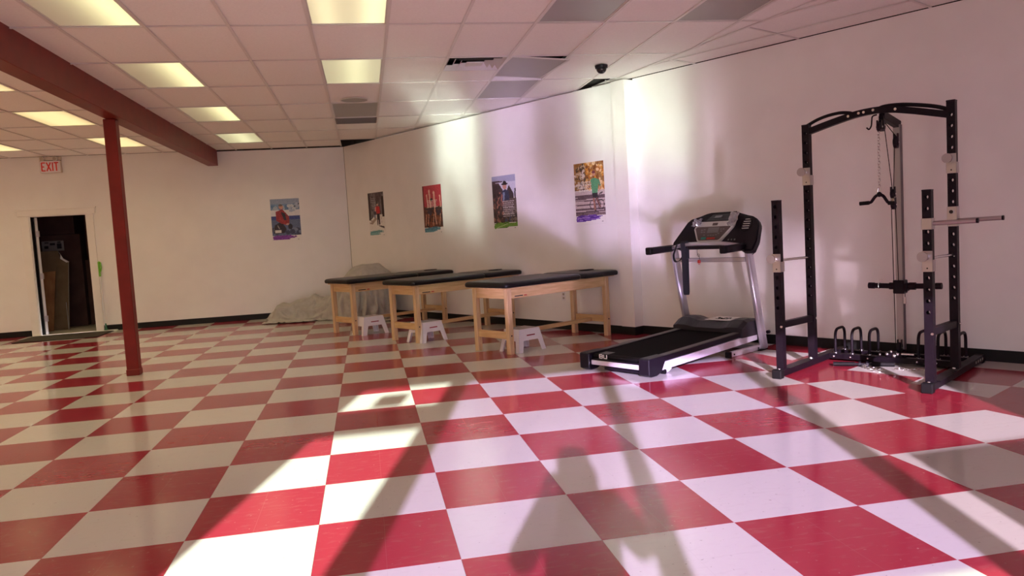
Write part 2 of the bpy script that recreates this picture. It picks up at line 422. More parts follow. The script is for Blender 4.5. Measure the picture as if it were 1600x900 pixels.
def ceil_tile(p, c, rz=0, dz=0, whole=False):
    if whole and 'm' in cshare:
        o = bpy.data.objects.new('ceiling_tile', cshare['m']); link(o, ceiling); o.location = (c[0], c[1], CEIL+.004+dz); return
    co, si = math.cos(-rz), math.sin(-rz)
    lp = inset([((a-c[0])*co-(b-c[1])*si, (a-c[0])*si+(b-c[1])*co) for a, b in p], .003)
    bm = B(); prism(bm, [(a, b, 0) for a, b in lp], (0,0,.015))
    o = obj('ceiling_tile', bm, 'ceiling_tile', ceiling, loc=(c[0], c[1], CEIL+.004+dz), rz=rz)
    if whole: cshare['m'] = o.data
def rect(i, y0, y1): return [(i*T, y0), ((i+1)*T, y0), ((i+1)*T, y1), (i*T, y1)]
for i in range(-16, 9):
    for k in range(-7, 7):
        if (i,k) in cells_skip: continue
        p = rect(i, row(k), row(k+1))
        if (i,k) == (0,6): p = rect(0, row(6), 10.06)      # a piece is missing in the corner
        full = i in range(-15,5) and k < 6 and i*T > X_LEFT
        q = ceil_clip(p)
        if not q: continue
        # beam pocket on the steel beam line is left open
        w = abs(area(q)-T*RS) < 1e-6
        ceil_tile(q, ((i+.5)*T, (row(k)+row(k+1))/2), 0, random.uniform(0,.002), w)
ceil_tile(rect(2, row(1)+T+.02, row(2)), (2.5*T, row(1)+.9))
ceil_tile(rect(0, row(4)+T, row(5)), (.5*T, row(4)+.9))
# wall-aligned strip of tiles along the angled wall
for i in range(-9, 10):
    for j, (n0, n1) in enumerate(((-1.28,-.67),(-.67,-.06),(-.06,.55),(.55,1.1))):
        d0 = -.856+1.22*i
        p = [DN(d0,n0), DN(d0+1.22,n0), DN(d0+1.22,n1), DN(d0,n1)]
        p = clip(p, -1, -.218, -(3.894+.218*2.639))
        if len(p) > 2: p = clip(p, Nv.x, Nv.y, Nv.x*VX+Nv.y*VY+N_RIGHT)
        if len(p) > 2: p = clip(p, 0, -1, -YW)
        if len(p) < 3 or area(p) < .003: continue
        ceil_tile(p, DN(d0+.61, (n0+n1)/2), ANG, random.uniform(0,.002))
# suspended grid: main tees along y, cross tees along x
def seg_clip(a, b, tests):
    t0, t1 = 0.0, 1.0
    for nx, ny, c in tests:
        fa = nx*a[0]+ny*a[1]-c; fb_ = nx*b[0]+ny*b[1]-c
        if fa > 0 and fb_ > 0: return None
        if fa > 0: t0 = max(t0, fa/(fa-fb_))
        elif fb_ > 0: t1 = min(t1, fa/(fa-fb_))
    if t1-t0 < 1e-3: return None
    f = lambda t: (a[0]+(b[0]-a[0])*t, a[1]+(b[1]-a[1])*t)
    return f(t0), f(t1)
ROOM = [(Nv.x, Nv.y, Nv.x*VX+Nv.y*VY+N_RIGHT), (0,1,Y_BACK), (0,-1,-YW), (-1,0,-X_LEFT)]
MAIN = ROOM+[(1,.218,3.894+.218*2.639)]; SIDE = ROOM+[(-1,-.218,-(3.894+.218*2.639))]
def rail(a, b, name, w, z, tests):
    s = seg_clip(a, b, tests)
    if not s: return
    bm = B(); beam(bm, (*s[0], z), (*s[1], z), w, .005); beam(bm, (*s[0], z+.02), (*s[1], z+.02), .003, .035)
    obj(name, bm, 'ceiling_rail', ceiling)
for i in range(-15, 7): rail((i*T, YW), (i*T, Y_BACK), 'main_tee', .026, CEIL-.0030, MAIN)
for k in range(-6, 7): rail((X_LEFT, row(k)), (6, row(k)), 'cross_tee', .022, CEIL-.0022, MAIN)
for n in (-.67, -.06, .55): rail(DN(-6, n), DN(9, n), 'main_tee', .026, CEIL-.0030, SIDE)
for i in range(-5, 8):
    d0 = -.856+1.22*i; rail(DN(d0, -1.4), DN(d0, 1.0), 'cross_tee', .022, CEIL-.0022, SIDE)
rail((C1x(5.3), 5.3), (C1x(-4.6), -4.6), 'edge_tee', .03, CEIL-.0036, ROOM)

# lamps
def ceiling_light(i, k, m, label, group=None, name='ceiling_light', tilt=None):
    x0, x1, y0, y1 = i*T, (i+1)*T, row(k), row(k+1)
    t = thing(name, label, 'light', ((x0+x1)/2, (y0+y1)/2, CEIL), 0, group)
    hx, hy = T/2-.013, RS/2-.013
    fbm = B()
    for s in (-1,1):
        box(fbm, (s*hx-.012, -hy, .002), (s*hx+.012, hy, .05 if not tilt else .012)); box(fbm, (-hx+.012, s*hy-.012, .002), (hx-.012, s*hy+.012, .05 if not tilt else .012))
    if not tilt: box(fbm, (-hx, -hy, .06), (hx, hy, .10))
    obj('lamp_frame', fbm, 'lamp_frame', t)
    d = B(); box(d, (-hx+.012, -hy+.012, .006), (hx-.012, hy-.012, .010)); obj('diffuser', d, m, t)
    if m != 'off_panel':
        al = bpy.data.lights.new('tube_light', 'AREA'); al.shape = 'RECTANGLE'; al.size = T-.06; al.size_y = RS-.06
        al.energy = TUBE_W; al.spread = math.radians(136); al.color = (1, .84, .49)
        ao = bpy.data.objects.new('tube_light', al); link(ao, t); ao.location = (0, 0, -.004)
    if tilt: t.rotation_euler = tilt
    return t
G = 'lit ceiling panels'
ceiling_light(-3, -1, lit[(-3,-1)], 'lit ceiling panel beside the red beam, nearest of four, cut by the top edge', 'light panels right of the beam')
ceiling_light(-3, 1, lit[(-3,1)], 'lit ceiling panel beside the red beam, second of four, its left half dark', 'light panels right of the beam')
ceiling_light(-3, 3, lit[(-3,3)], 'lit ceiling panel beside the red beam, third of four, just right of the post top', 'light panels right of the beam')
ceiling_light(-3, 5, lit[(-3,5)], 'lit ceiling panel closest to the back wall where the red beam ends', 'light panels right of the beam')
ceiling_light(0, -1, lit[(0,-1)], 'largest lit panel at top centre, greenish left and warm right', 'light panels over the middle')
ceiling_light(0, 1, lit[(0,1)], 'pale green lit panel in mid ceiling in front of round speaker', 'light panels over the middle')
ceiling_light(-6, 1, lit[(-6,1)], 'sliver of yellow lit panel left of the beam, at the left edge', 'light panels left of the beam')
ceiling_light(-6, 3, lit[(-6,3)], 'yellow lit panel left of the beam, nearest one shown whole', 'light panels left of the beam')
ceiling_light(-6, 5, lit[(-6,5)], 'yellow lit panel crossed by the red post near the back wall', 'light panels left of the beam')
ceiling_light(-9, 5, lit[(-9,5)], 'corner of yellow lit panel at left edge above the exit sign', 'light panels left of the beam')
for c in fill_lamps: ceiling_light(c[0], c[1], 'lamp_even', 'added yellow fill panel in the ceiling beyond the left and near edges of view', 'added fill panels out of view')
ceiling_light(0, 3, 'off_panel', 'unlit grey ceiling panel between round speaker and grey return grille', name='unlit_light_panel')
ceiling_light(3, -1, 'off_panel', 'unlit grey ceiling panel at top edge, left of the two there', name='unlit_light_panel')
ceiling_light(3, 1, 'off_panel', 'unlit grey ceiling panel tilted down at one corner beside the square vent', name='unlit_light_panel', tilt=(math.radians(2.6), math.radians(3.6), math.radians(1.5)))
ceiling_light(3, 2, 'off_panel', 'unlit grey ceiling panel right behind the tilted one', name='unlit_light_panel')
ceiling_light(5, -1, 'off_panel', 'unlit grey ceiling panel at top edge next to the angled tile strip', name='unlit_light_panel')

# square supply vent
t = thing('ceiling_vent', 'white square ceiling vent with nested louvre frames beside grey panels', 'vent', (2.5*T, row(1)+T/2+.01, CEIL))
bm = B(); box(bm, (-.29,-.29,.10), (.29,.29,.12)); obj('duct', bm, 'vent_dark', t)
for r_, z_ in ((.290,.0), (.222,-.004), (.155,-.008)):
    bm = B(); ra, rb = r_, r_-.034; za, zb = z_, z_+.045; ring = []
    for rr_, zz_ in ((ra,za),(rb,zb),(rb-.004,zb+.002),(ra-.005,za+.006)): ring.append([bm.verts.new((sx*rr_, sy*rr_, zz_)) for sx, sy in ((-1,-1),(1,-1),(1,1),(-1,1))])
    for k in range(4):
        for e in (1, 2, 3): bm.faces.new((ring[k][e], ring[k][(e+1)%4], ring[(k+1)%4][(e+1)%4], ring[(k+1)%4][e]))
    obj('louvre', bm, 'vent_white', t)
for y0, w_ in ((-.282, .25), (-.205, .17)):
    bm = B(); box(bm, (-w_, y0, .001), (w_, y0+.045, .05)); obj('throat_shade', bm, 'vent_dark', t)  # dark strips coloured in as the shade inside the vent throat
bm = B(); box(bm, (-.088,-.088,-.006), (.088,.088,.006), .004); obj('centre_plate', bm, 'vent_white', t)
bm = B()
for s in (-1,1): box(bm, (s*.30-.008,-.30,-.003), (s*.30+.008,.30,.03)); box(bm, (-.30, s*.30-.008,-.003), (.30, s*.30+.008,.03))
obj('vent_rim', bm, 'vent_white', t)
# return grille
t = thing('return_grille', 'dark perforated ceiling grille behind the unlit panel at centre', 'vent', (.5*T, row(4)+T/2, CEIL))
bm = B(); box(bm, (-.285,-.29,.006), (.285,.29,.014)); obj('mesh_plate', bm, 'grille', t)
bm = B()
for s in (-1,1): box(bm, (s*.285-.012,-.30,0), (s*.285+.012,.30,.02)); box(bm, (-.285,s*.29-.012,0), (.285,s*.29+.012,.02))
obj('grille_frame', bm, 'grille_grey', t)
for k in range(13):
    bm = B(); yk = -.26+k*.0433; box(bm, (-.272, yk-.004, .001), (.272, yk+.004, .006)); obj('slat', bm, 'grille_grey', t)
# speaker
t = thing('ceiling_speaker', 'round flat grey ceiling speaker behind the pale green panel', 'speaker', (.30, 6.12, CEIL))
bm = B(); cyl(bm, (0,0,-.006), (0,0,.002), .155, 40); obj('speaker_grille', bm, 'off_panel', t)
bm = B()
ring = [(.163*math.cos(a*PI/20), .163*math.sin(a*PI/20), -.004) for a in range(41)]
tube(bm, ring, .006, 6); obj('speaker_rim', bm, 'lamp_frame', t, True)
# dome camera
t = thing('security_camera', 'small black dome security camera hanging from the ceiling at right', 'camera', (2.925, 4.40, CEIL-.005))
bm = B(); cyl(bm, (0,0,-.03), (0,0,0), .066, 24, .07); obj('camera_base', bm, 'black_plastic', t, True)
bm = B(); sphere(bm, (0,0,-.032), .056, 20); obj('dome', bm, 'dome_black', t, True)
bm = B(); cyl(bm, (0,-.046,-.062), (0,-.058,-.075), .008, 10); obj('lens', bm, 'chrome', t)

# ================================================================== SETTING: walls
bm = B()
DX0, DX1, DH = -5.31, -4.39, 2.06
box(bm, (X_LEFT-.1, Y_BACK, 0), (DX0, Y_BACK+.12, 3.03)); box(bm, (DX1, Y_BACK, 0), (.6, Y_BACK+.12, 3.03)); box(bm, (DX0, Y_BACK, DH), (DX1, Y_BACK+.12, 3.03))
box(bm, (X_LEFT-.1, Y_BACK+.001, 3.029), (-2.33, Y_BACK+.119, 3.05))
wall_back = tag(obj('wall_back', bm, 'wall_paint'), kind='structure')
def wall_slab(d0, d1, n0, n1, z0, z1):
    bm = B(); prism(bm, [(*DN(d0,n0), z0), (*DN(d1,n0), z0), (*DN(d1,n1), z0), (*DN(d0,n1), z0)], (0,0,z1-z0)); return bm
d_corner = toDN(.04, Y_BACK)[0]
tag(obj('wall_right_far', wall_slab(d_corner-.16, D_COL-.225, N_POSTER, N_POSTER+.12, 0, 3.028), 'wall_paint'), kind='structure')
tag(obj('wall_right_near', wall_slab(D_COL, 8.0, N_RIGHT, N_RIGHT+.12, 0, 3.046), 'wall_paint'), kind='structure')
# boxed column where the wall steps back
bm = B(); n0 = .79
prism(bm, [(*DN(D_COL-.205,n0), .1), (*DN(D_COL,n0), .1), (*DN(D_COL,N_RIGHT+.1), .1), (*DN(D_COL-.205,N_RIGHT+.1), .1)], (0,0,2.93))
tag(obj('trim_1', bm, 'trim_paint'), kind='structure')
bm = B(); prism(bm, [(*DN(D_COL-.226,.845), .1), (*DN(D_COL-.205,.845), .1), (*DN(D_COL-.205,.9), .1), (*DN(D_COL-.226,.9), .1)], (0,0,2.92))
tag(obj('column_gap_shade', bm, 'deck_dark'), kind='structure')  # dark recessed strip, coloured to give the shaded gap left of the column
bm = B(); box(bm, (X_LEFT-.12, YW-.1, 0), (X_LEFT, Y_BACK+.1, 3.3)); tag(obj('wall_left', bm, 'wall_paint'), kind='structure')
# plenum closure so no daylight leaks above the tiles
bm = B(); box(bm, (X_LEFT-.1, Y_BACK+.04, 3.03), (1.2, Y_BACK+.12, 3.5)); tag(obj('wall_back_upper', bm, 'deck_dark'), kind='structure')
tag(obj('wall_right_upper', wall_slab(d_corner-.3, 8.0, N_RIGHT+.06, N_RIGHT+.16, 2.9, 3.5), 'deck_dark'), kind='structure')
# dark strip painting in the corner shade where the two walls meet
bm = B(); prism(bm, [(*DN(d_corner+.004,N_POSTER-.0015), .1), (*DN(d_corner+.014,N_POSTER-.0015), .1), (*DN(d_corner+.014,N_POSTER+.01), .1), (*DN(d_corner+.004,N_POSTER+.01), .1)], (0,0,2.92)); tag(obj('corner_shade', bm, 'deck_dark'), kind='structure')
# baseboards
HB = .1
bm = B(); box(bm, (X_LEFT, Y_BACK-.012, 0), (-5.435, Y_BACK, HB), .002); box(bm, (-4.275, Y_BACK-.012, 0), (.05, Y_BACK, HB), .002)
tag(obj('baseboard_back', bm, 'baseboard_black'), kind='structure')
bm = wall_slab(d_corner, D_COL-.21, N_POSTER-.012, N_POSTER, 0, HB)
for a in (wall_slab(D_COL-.205, D_COL+.004, n0-.004, N_RIGHT+.05, 0, .0995), wall_slab(D_COL, 8.0, N_RIGHT-.012, N_RIGHT, 0, HB)):
    me = bpy.data.meshes.new('tmp'); a.to_mesh(me); a.free(); bm.from_mesh(me); bpy.data.meshes.remove(me)
tag(obj('baseboard_right', bm, 'baseboard_black'), kind='structure')

# storefront behind the viewpoint (lets the sun in)
HEAD = 2.68
bm = B()
box(bm, (X_LEFT-.1, YW-.15, 0), (-1.72, YW, 3.5)); box(bm, (3.12, YW-.15, 0), (10.3, YW, 3.5)); box(bm, (-1.72, YW-.15, HEAD), (3.12, YW, 3.5))
tag(obj('wall_front', bm, 'wall_paint'), kind='structure')
def pane(bm, x0, x1, z0, z1): box(bm, (x0, YW-.075, z0), (x1, YW-.069, z1))
MUL = ((-.83,.15), (.513,.10), (1.80,.13))
spans = ((-.755,.463), (.563,1.735), (1.865,3.06))
for q, (x0, x1) in enumerate(spans):
    bm = B()
    box(bm, (x0-.02, YW-.12, 0), (x1+.02, YW-.02, .10)); box(bm, (x0-.02, YW-.12, HEAD-.04), (x1+.02, YW-.02, HEAD))
    mx = MUL[q]; box(bm, (mx[0]-mx[1]/2, YW-.13, 0), (mx[0]+mx[1]/2, YW-.02, HEAD))
    if q == 2: box(bm, (3.06, YW-.13, 0), (3.12, YW-.02, HEAD))
    w = tag(obj('window_%d' % (q+1), bm, 'alu_frame'), kind='structure')
    bm = B()
    if q == 1:
        pane(bm, x0, x1, 1.12, HEAD-.04); obj('tinted_film', bm, 'glass_tinted', w)
        bm = B(); pane(bm, x0, x1, .10, 1.12); obj('pane', bm, 'glass_clear', w)
    else:
        pane(bm, x0, x1, .10, HEAD-.04); obj('pane', bm, 'glass_tinted' if q == 0 else 'glass_warm', w)
# glazed entrance door with transom
bm = B()
box(bm, (-1.72, YW-.12, 0), (-1.69, YW-.02, HEAD)); box(bm, (-1.69, YW-.12, 2.20), (-.905, YW-.02, 2.35)); box(bm, (-1.69, YW-.12, HEAD-.03), (-.905, YW-.02, HEAD))
ent = tag(obj('door_2', bm, 'alu_frame'), kind='structure')
bm = B(); box(bm, (-1.68, YW-.10, .01), (-.91, YW-.05, .22)); box(bm, (-1.69, YW-.10, .01), (-1.66, YW-.05, 2.19)); box(bm, (-.93, YW-.10, .01), (-.905, YW-.05, 2.19)); box(bm, (-1.66, YW-.10, 2.12), (-.93, YW-.05, 2.19)); obj('door_leaf', bm, 'alu_frame', ent)
bm = B(); pane(bm, -1.66, -.93, .22, 2.12); pane(bm, -1.69, -.905, 2.35, HEAD-.03); obj('pane', bm, 'glass_clear', ent)
bm = B(); box(bm, (-1.44, YW-.02, 2.36), (-1.20, YW+.06, 2.50), .02); obj('door_closer', bm, 'alu_frame', ent)
# board standing inside the third window
bm = B(); box(bm, (2.06, YW+.02, .02), (3.06, YW+.05, 1.52)); tag(obj('window_board', bm, 'cardboard'), 'large plain board standing against the storefront glass behind the viewer', 'board')
bm = B(); box(bm, (-40, -60, -.25), (40, YW-.15, -.16)); tag(obj('ground', bm, 'stone_ground'), kind='structure')

# red beam and post
bm = B(); box(bm, (-2.325, YW, 2.78), (-2.155, Y_BACK-.01, 3.42), .006)
tag(obj('steel_beam', bm, 'red_steel'), 'long dark red boxed steel beam running under the ceiling', 'beam')
t = thing('steel_post', 'dark red square steel post standing under the red beam', 'post', (-2.285, 5.37, 0))
bm = B(); box(bm, (-.062,-.062,.012), (.062,.062,2.779), .006); obj('shaft', bm, 'red_steel', t)
bm = B(); box(bm, (-.068,-.068,0), (.068,.068,.07), .006); obj('base_sleeve', bm, 'red_steel', t)

# back doorway
bm = B()
box(bm, (-5.43, Y_BACK-.02, 0), (DX0+.01, Y_BACK, 2.06), .003); box(bm, (DX1-.01, Y_BACK-.02, 0), (-4.28, Y_BACK, 2.06), .003)
box(bm, (-5.47, Y_BACK-.024, 2.055), (-4.24, Y_BACK, 2.15), .003); box(bm, (-5.50, Y_BACK-.04, 2.15), (-4.22, Y_BACK, 2.17), .003)
box(bm, (DX0, Y_BACK, 0), (DX0+.02, Y_BACK+.035, DH)); box(bm, (DX1-.02, Y_BACK, 0), (DX1, Y_BACK+.12, DH)); box(bm, (DX0, Y_BACK, DH-.02), (DX1, Y_BACK+.12, DH))
tag(obj('trim_3', bm, 'trim_paint'), kind='structure')
bm = B(); box(bm, (DX0, Y_BACK+.036, 0), (DX0+.018, Y_BACK+.125, DH-.02)); tag(obj('jamb_shade', bm, 'black_rubber'), kind='structure')  # black strip put in as the shade between jamb and open leaf
leaf = B(); box(leaf, (-.02, 0, .01), (.02, .86, 2.03), .002)
dl = tag(obj('door_1', leaf, 'door_paint', loc=(-5.228, Y_BACK+.085, 0), rz=math.radians(27)), kind='structure')
for z in (.28, 1.02, 1.75):
    bm = B(); box(bm, (-.024,-.006,z-.05), (.03,.002,z+.05)); cyl(bm, (.03,-.006,z-.05), (.03,-.006,z+.05), .007, 8); obj('hinge', bm, 'steel_hinge', dl)
bm = B(); cyl(bm, (.02,.80,.98), (.07,.80,.98), .025, 14); obj('door_knob', bm, 'zinc', dl)
# storage room shell
bm = B(); box(bm, (-7.0, Y_BACK+.12, -.1), (-2.6, 14.2, -.002)); tag(obj('floor_storage', bm, 'concrete'), kind='structure')
bm = B(); box(bm, (-7.0, 14.1, 0), (-2.6, 14.2, 3.5)); tag(obj('wall_storage_back', bm, 'storage_paint'), kind='structure')
bm = B(); box(bm, (-7.1, Y_BACK+.12, 0), (-7.0, 14.2, 3.5)); tag(obj('wall_storage_left', bm, 'storage_paint'), kind='structure')
bm = B(); box(bm, (-2.7, Y_BACK+.12, 0), (-2.6, 14.2, 3.5)); tag(obj('wall_storage_right', bm, 'storage_paint'), kind='structure')
# things in the storage room
t = thing('cardboard_sheet', 'tall brown cardboard sheet with torn top corner leaning inside the doorway', 'cardboard', (0,0,0))
bm = B(); prism(bm, [(-5.60,11.72,.0),(-5.135,11.72,.0),(-5.06,11.80,1.24),(-5.16,11.82,1.28),(-5.22,11.83,1.33),(-5.24,11.83,1.45),(-5.55,11.83,1.45)], (0,.012,0)); obj('sheet', bm, 'cardboard', t)
bm = B(); prism(bm, [(-5.23,11.812,1.44),(-5.19,11.81,1.38),(-5.20,11.807,1.30),(-5.10,11.80,1.225),(-5.05,11.795,1.235),(-5.15,11.805,1.30)], (0,-.006,0)); obj('torn_edge', bm, 'paper_white', t)
bm = B(); box(bm, (-5.150,11.712,.01), (-5.138,11.724,.5)); beam(bm, (-5.142,11.716,.0), (-5.064,11.79,1.23), .012, .006); obj('pale_edge', bm, 'off_panel', t)
bm = B(); prism(bm, [(-5.55,11.60,0),(-5.36,11.60,0),(-5.27,11.70,1.08),(-5.52,11.70,1.07)], (0,.018,0)); tag(obj('plywood_sheet', bm, 'plywood'), 'reddish brown plywood offcut leaning in front of the cardboard sheet', 'board')
def carton(label, x0, x1, y0, y1, z0, z1, m='carton_dark'):
    t = thing('carton', label, 'box', ((x0+x1)/2, (y0+y1)/2, z0), 0, 'dark cartons in the storage room')
    a, b_, h = (x1-x0)/2, (y1-y0)/2, z1-z0
    bm = B(); box(bm, (-a,-b_,0), (a,b_,h), .004); obj('carton_body', bm, m, t)
    bm = B(); box(bm, (-a+.01,-.025,h), (a-.01,.025,h+.002)); obj('tape', bm, 'cardboard', t)
    return t
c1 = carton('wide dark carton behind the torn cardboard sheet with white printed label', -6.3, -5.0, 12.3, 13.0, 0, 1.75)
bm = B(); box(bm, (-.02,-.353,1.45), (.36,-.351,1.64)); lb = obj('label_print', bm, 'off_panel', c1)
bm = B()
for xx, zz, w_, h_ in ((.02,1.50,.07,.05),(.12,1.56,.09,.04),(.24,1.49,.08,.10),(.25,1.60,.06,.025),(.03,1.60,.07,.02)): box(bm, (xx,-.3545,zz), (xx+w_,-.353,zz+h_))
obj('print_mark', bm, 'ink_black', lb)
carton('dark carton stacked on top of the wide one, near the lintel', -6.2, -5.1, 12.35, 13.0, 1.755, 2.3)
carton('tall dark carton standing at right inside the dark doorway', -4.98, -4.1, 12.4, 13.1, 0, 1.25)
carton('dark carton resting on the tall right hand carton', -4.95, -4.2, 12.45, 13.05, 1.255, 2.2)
# mat
t = thing('door_mat', 'dark rectangular rubber mat lying in front of the dark doorway', 'mat', (-4.72, 10.30, 0))
bm = B(); box(bm, (-.62,-.42,0), (.62,.42,.012), .004); obj('pile', bm, 'doormat', t)
bm = B()
for s in (-1,1): box(bm, (s*.62-.018,-.42,0), (s*.62+.018,.42,.009)); box(bm, (-.62,s*.42-.018,0), (.62,s*.42+.018,.009))
obj('rubber_edge', bm, 'black_rubber', t)
# mop
t = thing('flat_mop', 'green handled flat mop leaning on the wall right of doorway', 'mop', (-4.22, 10.80, 0))
tp = Vector((-.045, .06, 1.21)); bt = Vector((.0, -.02, .05))
bm = B(); cyl(bm, bt, bt.lerp(tp,.80), .015, 10); obj('pole', bm, 'pole_white', t, True)
bm = B(); pts = [bt.lerp(tp,.78), bt.lerp(tp,.84), bt.lerp(tp,.97), tp]; tube(bm, pts, .016, 10)
tube(bm, fillet([bt.lerp(tp,.85)+Vector((.012,0,0)), bt.lerp(tp,.9)+Vector((.035,0,0)), bt.lerp(tp,.99)+Vector((.03,0,0)), tp], .03), .011, 8); obj('grip', bm, 'green_plastic', t, True)
bm = B(); cyl(bm, (0,-.02,.03), (0,-.02,.14), .018, 10, .012); box(bm, (-.03,-.045,.018), (.03,.005,.04), .006); obj('swivel_joint', bm, 'dark_green', t)
bm = B(); box(bm, (-.17,-.075,.010), (.17,.035,.020), .004); obj('mop_plate', bm, 'pole_white', t)
bm = B(); box(bm, (-.18,-.082,0), (.18,.042,.011), .004); obj('mop_head', bm, 'mop_pad', t)

# exit sign
t = thing('exit_sign', 'white exit sign with red letters and twin emergency heads above doorway', 'sign', (-4.86, Y_BACK, 2.77))
bm = B(); box(bm, (-.165,-.07,0), (.165,-.001,.205), .006); obj('sign_housing', bm, 'sign_white', t)
bm = B(); box(bm, (-.158,-.0705,.008), (.158,-.0698,.198)); obj('sign_face', bm, 'stool_white', t)
bm = B(); box(bm, (-.16,-.06,.204), (.16,-.002,.212)); obj('seam', bm, 'ink_black', t)
bm = B(); box(bm, (-.165,-.055,.212), (.17,-.001,.272), .004); obj('battery_box', bm, 'sign_white', t)
for s in (-1,1):
    bm = B(); cyl(bm, (s*.10-.0,-.05,.242), (s*.10-.01,-.105,.232), .03, 16, .038); h = obj('lamp_head', bm, 'sign_white', t, True)
    bm = B(); cyl(bm, (s*.10-.01,-.104,.232), (s*.10-.011,-.108,.2315), .032, 16); obj('lamp_lens', bm, 'lens_grey', h, True)
def letter(strokes, x0, w, z0, h, th):
    bm = B()
    for (ax, az, bx, bz) in strokes: beam(bm, (x0+ax*w, -.072, z0+az*h), (x0+bx*w, -.072, z0+bz*h), .004, th, upv=(az-bz if True else 0, 0, bx-ax))
    return bm
def stroke(bm, p, q, th):
    p = Vector(p); q = Vector(q); d = (q-p).normalized(); n = Vector((-d.z, 0, d.x))*th/2
    prism(bm, [p-n, q-n, q+n, p+n], (0,-.004,0))
LET = {'E': ((0,0,0,1),(0,.96,1,.96),(0,.5,.7,.5),(0,.04,1,.04)), 'X': ((0,0,1,1),(0,1,1,0)), 'I': ((.5,0,.5,1),), 'T': ((0,.95,1,.95),(.5,0,.5,1))}
for ch, x0, w in (('E',-.130,.055),('X',-.055,.065),('I',.025,.03),('T',.062,.07)):
    bm = B()
    for (ax, az, bx, bz) in LET[ch]: stroke(bm, (x0+ax*w, -.0706, .03+az*.145), (x0+bx*w, -.0706, .03+bz*.145), .019)
    obj('letter', bm, 'sign_red', t)
# outlet low on the poster wall
t = thing('wall_outlet', 'white outlet plate low on the wall under the nearest table', 'outlet', (*DN(-5.39, N_POSTER), .44), ANG)
bm = B(); box(bm, (-.036,-.006,-.058), (.036,0,.058), .002); obj('cover_plate', bm, 'stool_white', t)
for s in (-1,1):
    bm = B(); box(bm, (-.016,-.008,s*.025-.014), (.016,-.005,s*.025+.014), .002); obj('socket', bm, 'pale_plastic', t)

# ================================================================== posters (flat print as coloured cells)
PW_, PH_ = 60, 92
def lin(c): return tuple(((x/255+.055)/1.055)**2.4 if x/255 > .04045 else x/255/12.92 for x in c)
class Pic:
    def __init__(s, seed):
        s.a = np.zeros((PH_, PW_, 3)); s.a[:] = (238,236,232); s.r = np.random.RandomState(seed)
        s.V, s.U = np.mgrid[0:PH_, 0:PW_]; s.U = (s.U+.5)/PW_; s.V = (s.V+.5)/PH_
    def put(s, m, c, n=0):
        k = int(m.sum())
        if k: s.a[m] = np.array(c) + (s.r.randn(k,1)*n if n else 0)
    def rect(s, u0, v0, u1, v1, c, n=0): s.put((s.U>=u0)&(s.U<u1)&(s.V>=v0)&(s.V<v1), c, n)
    def ell(s, u, v, a, b, c, n=0, rot=0):
        x = s.U-u; y = (s.V-v)*PH_/PW_; cr, sr = math.cos(rot), math.sin(rot)
        s.put(((x*cr+y*sr)/a)**2+((-x*sr+y*cr)/b)**2 < 1, c, n)
    def poly(s, pts, c, n=0):
        m = np.zeros_like(s.U, bool); j = len(pts)-1
        for i in range(len(pts)):
            (xi, yi), (xj, yj) = pts[i], pts[j]
            if yi != yj: m ^= ((yi > s.V) != (yj > s.V)) & (s.U < (xj-xi)*(s.V-yi)/(yj-yi)+xi)
            j = i
        s.put(m, c, n)
    def line(s, u0, v0, u1, v1, w, c, n=0):
        dx, dy = u1-u0, v1-v0; L = math.hypot(dx, dy) or 1; nx, ny = -dy/L*w/2, dx/L*w/2
        s.poly([(u0+nx,v0+ny),(u1+nx,v1+ny),(u1-nx,v1-ny),(u0-nx,v0-ny)], c, n)
    def blotch(s, u0, v0, u1, v1, cols, k, size):
        for _ in range(k):
            s.ell(s.r.uniform(u0,u1), s.r.uniform(v0,v1), s.r.uniform(.4,1)*size, s.r.uniform(.3,1)*size, cols[s.r.randint(len(cols))], 8, s.r.uniform(0,3))
    def text(s, u0, u1, v0, rows, c=(236,234,230), step=.028):
        for q in range(rows):
            u = u0+s.r.uniform(0,.02); e = u1-s.r.uniform(0,.08)
            while u < e:
                w = s.r.uniform(.03,.09); s.rect(u, v0+q*step, min(e,u+w), v0+q*step+.0125, c, 6); u += w+.02
    def foot(s, c, c2, teal=False):
        s.rect(0, .855, 1, 1, (238,236,232))
        for _ in range(60):
            v = s.r.uniform(.872,.955); u = s.r.uniform(0,.12); L = s.r.uniform(.2,.85)*(1-abs(v-.9)*6)
            s.line(u, v, u+max(.1,L), v-s.r.uniform(.0,.03), .012, c if s.r.rand() < .6 else c2, 10)
        s.rect(.86, .955, .92, .967, (120,120,120))
